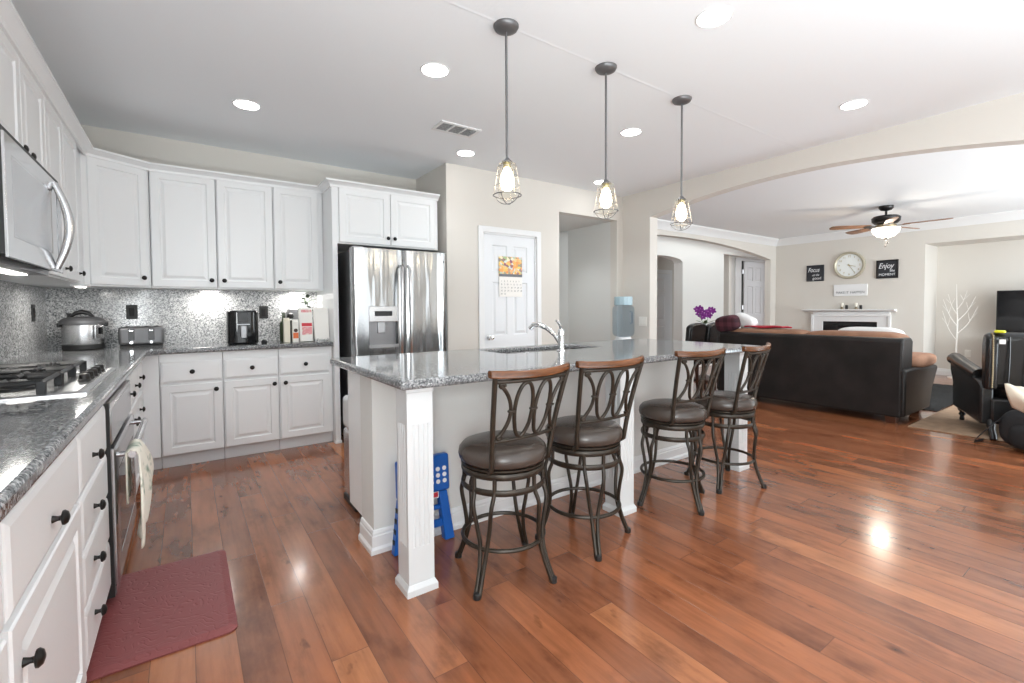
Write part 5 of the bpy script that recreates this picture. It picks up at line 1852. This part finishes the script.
for dy, z in fl_pos:
    c = Vector((ox - 0.66 * dy - 0.03, oy + 0.46 * dy, 1.19 - (1.235 - z) * 1.45))
    q = MB()
    rot0 = random.uniform(0, 1)
    bas = vdir.to_track_quat('Z', 'Y').to_matrix()
    for k in range(5):
        a = rot0 + 2 * PI * k / 5
        mm = bas @ Matrix.Rotation(a, 3, 'Z') @ Matrix.Rotation(-0.3, 3, 'Y')
        q.sell(c + mm @ Vector((0.026, 0, 0)), (0.032, 0.020, 0.004), 1, 1, 10, 6, mm)
    fo = q.build('flower', 'orchid_purple', t, smooth=True)
    MB().sell(c + vdir * 0.008, (0.008, 0.008, 0.008), 1, 1, 10, 6).build('flower_heart', 'orchid_heart', fo, smooth=True)

# fireplace
t = thing('fireplace', 'white fireplace surround with a mantel shelf and a black firebox', 'fireplace', (10.0, 3.47, 0))
fxm = map_left(XF)


def fp(x_out, y0, z0, y1, z1, base=0.0005):
    return MB().box(XF - x_out, y0, z0, XF - base, y1, z1)


MB().prism([(0, 1.105), (0.05, 1.105), (0.075, 1.12), (0.14, 1.128), (0.16, 1.135), (0.16, 1.155), (0, 1.155)], lambda u, v, a: (XF - 0.0005 - u, a, v), 2.755, 4.215).build('mantel_shelf', 'white_trim', t)
q = MB()
q.prism([(4.05, 0.0), (4.05, 1.104), (2.84, 1.104), (2.84, 0.0), (3.02, 0.0), (3.02, 0.925), (3.88, 0.925), (3.88, 0.0)], lambda u, v, a: (a, u, v), XF - 0.06, XF - 0.0005)
q.build('surround', 'white_trim', t, bevel=0.006)
q = MB()
q.prism([(4.075, 0.0), (4.075, 1.06), (2.815, 1.06), (2.815, 0.0), (2.86, 0.0), (2.86, 1.02), (4.03, 1.02), (4.03, 0.0)], lambda u, v, a: (a, u, v), XF - 0.082, XF - 0.061)
q.build('outer_moulding', 'white_trim', t, bevel=0.006)
MB().box(XF - 0.03, 3.02, 0.0, XF - 0.0008, 3.88, 0.924).build('firebox', 'shadow_black', t)
MB().box(XF - 0.045, 3.05, 0.05, XF - 0.0305, 3.85, 0.86).build('fire_glass', 'black_gloss', t)
for yy, lab in ((3.52, 'left of two small candles on the mantel shelf'), (3.30, 'right of two small candles on the mantel shelf')):
    t = thing('pillar_candle', lab, 'candle', (10.0, yy, 1.155), 'mantel candles')
    MB().lathe([(0.035, 1.1555), (0.035, 1.165), (0.012, 1.175), (0.012, 1.185), (0.03, 1.195), (0.03, 1.20)], (10.0, yy + 0.03, 0), 20).build('holder', 'brass_stud', t, smooth=True)
    MB().lathe([(0.024, 1.2005), (0.024, 1.265), (0.02, 1.268)], (10.0, yy + 0.03, 0), 18).build('wax', 'candle_wax', t, smooth=True)
    MB().lathe([(0.020, 1.1555), (0.022, 1.16), (0.022, 1.225), (0.016, 1.23)], (9.99, yy - 0.045, 0), 18).build('votive', 'dark_metal', t, smooth=True)

# clock
yc, zc = 3.468, 1.965
t = thing('wall_clock', 'large round pale wall clock above the fireplace', 'clock', (XF, yc, zc))
q = MB().lathe([(0.205, -0.0005), (0.250, -0.0005), (0.252, -0.03), (0.240, -0.052), (0.222, -0.05), (0.205, -0.03)], (XF, yc, zc), 56, 'x', closed=True)
q.build('rim', 'clock_rim', t, smooth=True)
MB().lathe([(0.2045, -0.001), (0.2045, -0.022)], (XF, yc, zc), 56, 'x').build('dial', 'clock_face', t)
RX = (PI / 2, 0, -PI / 2)
for k in range(12):
    a = 2 * PI * (k + 1) / 12
    text('numeral', str(k + 1), 0.052, 'gold_hand', t, (XF - 0.0232, yc - 0.165 * math.sin(a), zc + 0.165 * math.cos(a)), RX, 'CENTER', 0.0006)
for ang, ln, wd in ((105, 0.105, 0.006), (148, 0.165, 0.0045)):
    a = math.radians(ang)
    d = Vector((0, -math.sin(a), math.cos(a)))
    MB().tube([Vector((XF - 0.027, yc, zc)) - d * 0.03, Vector((XF - 0.027, yc, zc)) + d * ln], [wd, wd * 0.6], 6).build('hand', 'gold_hand', t)
MB().lathe([(0.012, -0.0225), (0.012, -0.032)], (XF, yc, zc), 16, 'x').build('hand_boss', 'gold_hand', t)


def sign(y0, y1, z0, z1, label, mat, lines, lm, frame=None):
    t = thing('wall_sign', label, 'sign', (XF, (y0 + y1) / 2, (z0 + z1) / 2))
    MB().box(XF - 0.022, y0, z0, XF - 0.0005, y1, z1).build('board', mat, t, bevel=0.003)
    if frame:
        w = 0.022
        q = MB().prism([(y0, z0), (y1, z0), (y1, z1), (y0, z1)], lambda u, v, a: (a, u, v), XF - 0.0305, XF - 0.0225)
        q = MB()
        q.box(XF - 0.030, y0, z0, XF - 0.0225, y0 + w, z1).box(XF - 0.030, y1 - w, z0, XF - 0.0225, y1, z1).box(XF - 0.030, y0 + w, z0, XF - 0.0225, y1 - w, z0 + w).box(XF - 0.030, y0 + w, z1 - w, XF - 0.0225, y1 - w, z1)
        q.build('frame', frame, t)
    for s, size, dy, dz, wd, sh in lines:
        text('lettering', s, size, lm, t, (XF - 0.0232, (y0 + y1) / 2 + dy, (z0 + z1) / 2 + dz), RX, 'CENTER', 0.0007, wd, sh)


sign(3.885, 4.19, 1.70, 2.012, 'small black square sign reading Focus on the good, left of the clock', 'sign_black',
     [('Focus', 0.12, 0.025, 0.06, 0.20, 0.35), ('on the', 0.062, -0.01, -0.035, 0.12, 0.35), ('good', 0.075, -0.035, -0.10, 0.15, 0)], 'letter_white')
sign(2.745, 3.055, 1.695, 2.012, 'framed black sign reading Enjoy the moment, right of the clock', 'sign_black',
     [('Enjoy', 0.13, 0.02, 0.055, 0.22, 0.35), ('the', 0.06, -0.07, -0.03, 0.07, 0.35), ('MOMENT', 0.055, 0.0, -0.095, 0.23, 0)], 'letter_white', 'dark_metal')
sign(3.185, 3.712, 1.40, 1.615, 'white rectangular sign reading make it happen under the clock', 'sign_white',
     [('MAKE', 0.062, 0.155, -0.045, 0.14, 0), ('IT', 0.062, 0.045, -0.045, 0.045, 0), ('HAPPEN', 0.062, -0.115, -0.045, 0.215, 0)], 'letter_grey')

# television on its console in the niche
t = thing('tv_console', 'low dark console under the television in the niche', 'console', (10.45, 0.9, 0))
MB().box(10.2, 0.2, 0.08, 10.7, 1.7, 0.70).build('cabinet', 'dark_wood', t, bevel=0.006)
for y in (0.3, 1.6):
    MB().box(10.23, y - 0.04, 0.0, 10.67, y + 0.04, 0.0795).build('foot', 'dark_wood', t)
for y0, y1 in ((0.22, 0.69), (0.71, 1.19), (1.21, 1.68)):
    MB().box(10.185, y0, 0.10, 10.1995, y1, 0.68).build('door', 'dark_wood', t, bevel=0.003)
t = thing('television', 'flat black television standing in the niche at the right edge', 'television', (10.4, 1.0, 0.7))
MB().box(10.40, 0.40, 0.775, 10.44, 1.60, 1.435).build('casing', 'black_plastic', t, bevel=0.004)
MB().box(10.397, 0.412, 0.79, 10.3995, 1.588, 1.423).build('screen', 'black_gloss', t)
MB().box(10.36, 0.8, 0.7005, 10.52, 1.2, 0.712).box(10.42, 0.96, 0.712, 10.45, 1.04, 0.80).build('stand', 'black_plastic', t)

# white twig tree
bx, by = 10.45, 2.055
t = thing('twig_tree', 'white bare twig tree standing in the niche', 'decoration', (bx, by, 0))
MB().lathe([(0.11, 0.0), (0.11, 0.02), (0.03, 0.03)], (bx, by, 0), 24).build('base', 'twig_white', t, smooth=True)
MB().tube(bezier_s([(bx, by, 0.02), (bx + 0.01, by + 0.01, 0.5), (bx, by, 0.9), (bx - 0.005, by + 0.012, 1.25), (bx, by + 0.02, 1.56)], 5), [0.015 - 0.0006 * i for i in range(21)], 8).build('trunk', 'twig_white', t, smooth=True)
for z0, dy, dx, h in ((0.62, 0.20, 0.05, 0.50), (0.74, -0.24, 0.0, 0.45), (0.86, 0.16, -0.1, 0.45), (0.95, -0.20, 0.06, 0.40), (1.05, 0.13, 0.04, 0.35), (1.15, -0.12, -0.05, 0.3)):
    b = MB().tube(bezier_s([(bx, by, z0), (bx + dx * 0.4, by + dy * 0.55, z0 + h * 0.4), (bx + dx, by + dy, z0 + h)], 4), [0.006, 0.0055, 0.005, 0.0045, 0.004, 0.0035, 0.003, 0.003, 0.0025], 6).build('branch', 'twig_white', t, smooth=True)
    for s in (-1, 1):
        MB().tube([(bx + dx * 0.5, by + dy * 0.6, z0 + h * 0.5), (bx + dx * 0.6 + 0.03 * s, by + dy * 0.75 + 0.06 * s, z0 + h * 0.78)], [0.003, 0.002], 6).build('twig', 'twig_white', b, smooth=True)

# ceiling fan
cx, cy = 8.024, 2.336
t = thing('ceiling_fan', 'dark ceiling fan with wooden blades and a lit glass bowl', 'fan', (cx, cy, ZF))
MB().lathe([(0.085, ZF - 0.0005), (0.085, ZF - 0.03), (0.06, ZF - 0.06), (0.02, ZF - 0.07)], (cx, cy, 0), 32).build('canopy', 'dark_metal', t, smooth=True)
MB().tube([(cx, cy, ZF - 0.06), (cx, cy, 2.455)], 0.014, 10).build('down_rod', 'dark_metal', t, smooth=True)
MB().lathe([(0.03, 2.465), (0.14, 2.458), (0.165, 2.435), (0.16, 2.385), (0.13, 2.355), (0.08, 2.348)], (cx, cy, 0), 36).build('motor_housing', 'dark_metal', t, smooth=True)
MB().lathe([(0.08, 2.3475), (0.12, 2.335), (0.12, 2.305), (0.06, 2.296)], (cx, cy, 0), 32).build('light_fitter', 'brass_stud', t, smooth=True)
MB().lathe([(0.155, 2.295), (0.165, 2.288), (0.145, 2.225), (0.095, 2.178), (0.03, 2.160)], (cx, cy, 0), 36).build('glass_bowl', 'fan_bowl', t, smooth=True)
MB().lathe([(0.020, 2.1595), (0.016, 2.135), (0.006, 2.12)], (cx, cy, 0), 16).build('finial', 'dark_metal', t, smooth=True)
for dx in (-0.015, 0.02):
    ch = MB().tube([(cx + dx, cy + dx, 2.168), (cx + dx, cy + dx - 0.01, 2.08 - dx)], 0.002, 6).build('pull_chain', 'dark_metal', t)
    MB().sell((cx + dx, cy + dx - 0.01, 2.07 - dx), (0.008, 0.008, 0.018), 1, 1, 10, 8).build('chain_bob', 'dark_metal', ch, smooth=True)
for k in range(5):
    a = math.radians(-86 + 72 * k)
    m = Matrix.Translation((cx, cy, 2.325)) @ Matrix.Rotation(a, 4, 'Z') @ Matrix.Rotation(math.radians(12), 4, 'X')
    q = MB()
    poly = [(0.19, -0.05), (0.60, -0.068), (0.67, -0.055), (0.69, 0.0), (0.67, 0.055), (0.60, 0.068), (0.19, 0.05)]
    q.prism_z(poly, -0.005, 0.005)
    q.v = [m @ v for v in q.v]
    bl = q.build('blade', 'fan_wood', t, bevel=0.002)
    q = MB().prism_z([(0.12, -0.02), (0.20, -0.045), (0.26, -0.03), (0.26, 0.03), (0.20, 0.045), (0.12, 0.02)], -0.012, -0.0055)
    q.v = [m @ v for v in q.v]
    q.build('blade_iron', 'dark_metal', bl)
l = bpy.data.lights.new('fan_light', 'POINT')
l.energy = 12
l.color = (1, 0.9, 0.76)
l.shadow_soft_size = 0.1
lo = bpy.data.objects.new('fan_light', l)
COL.objects.link(lo)
lo.location = (cx, cy, 2.10)
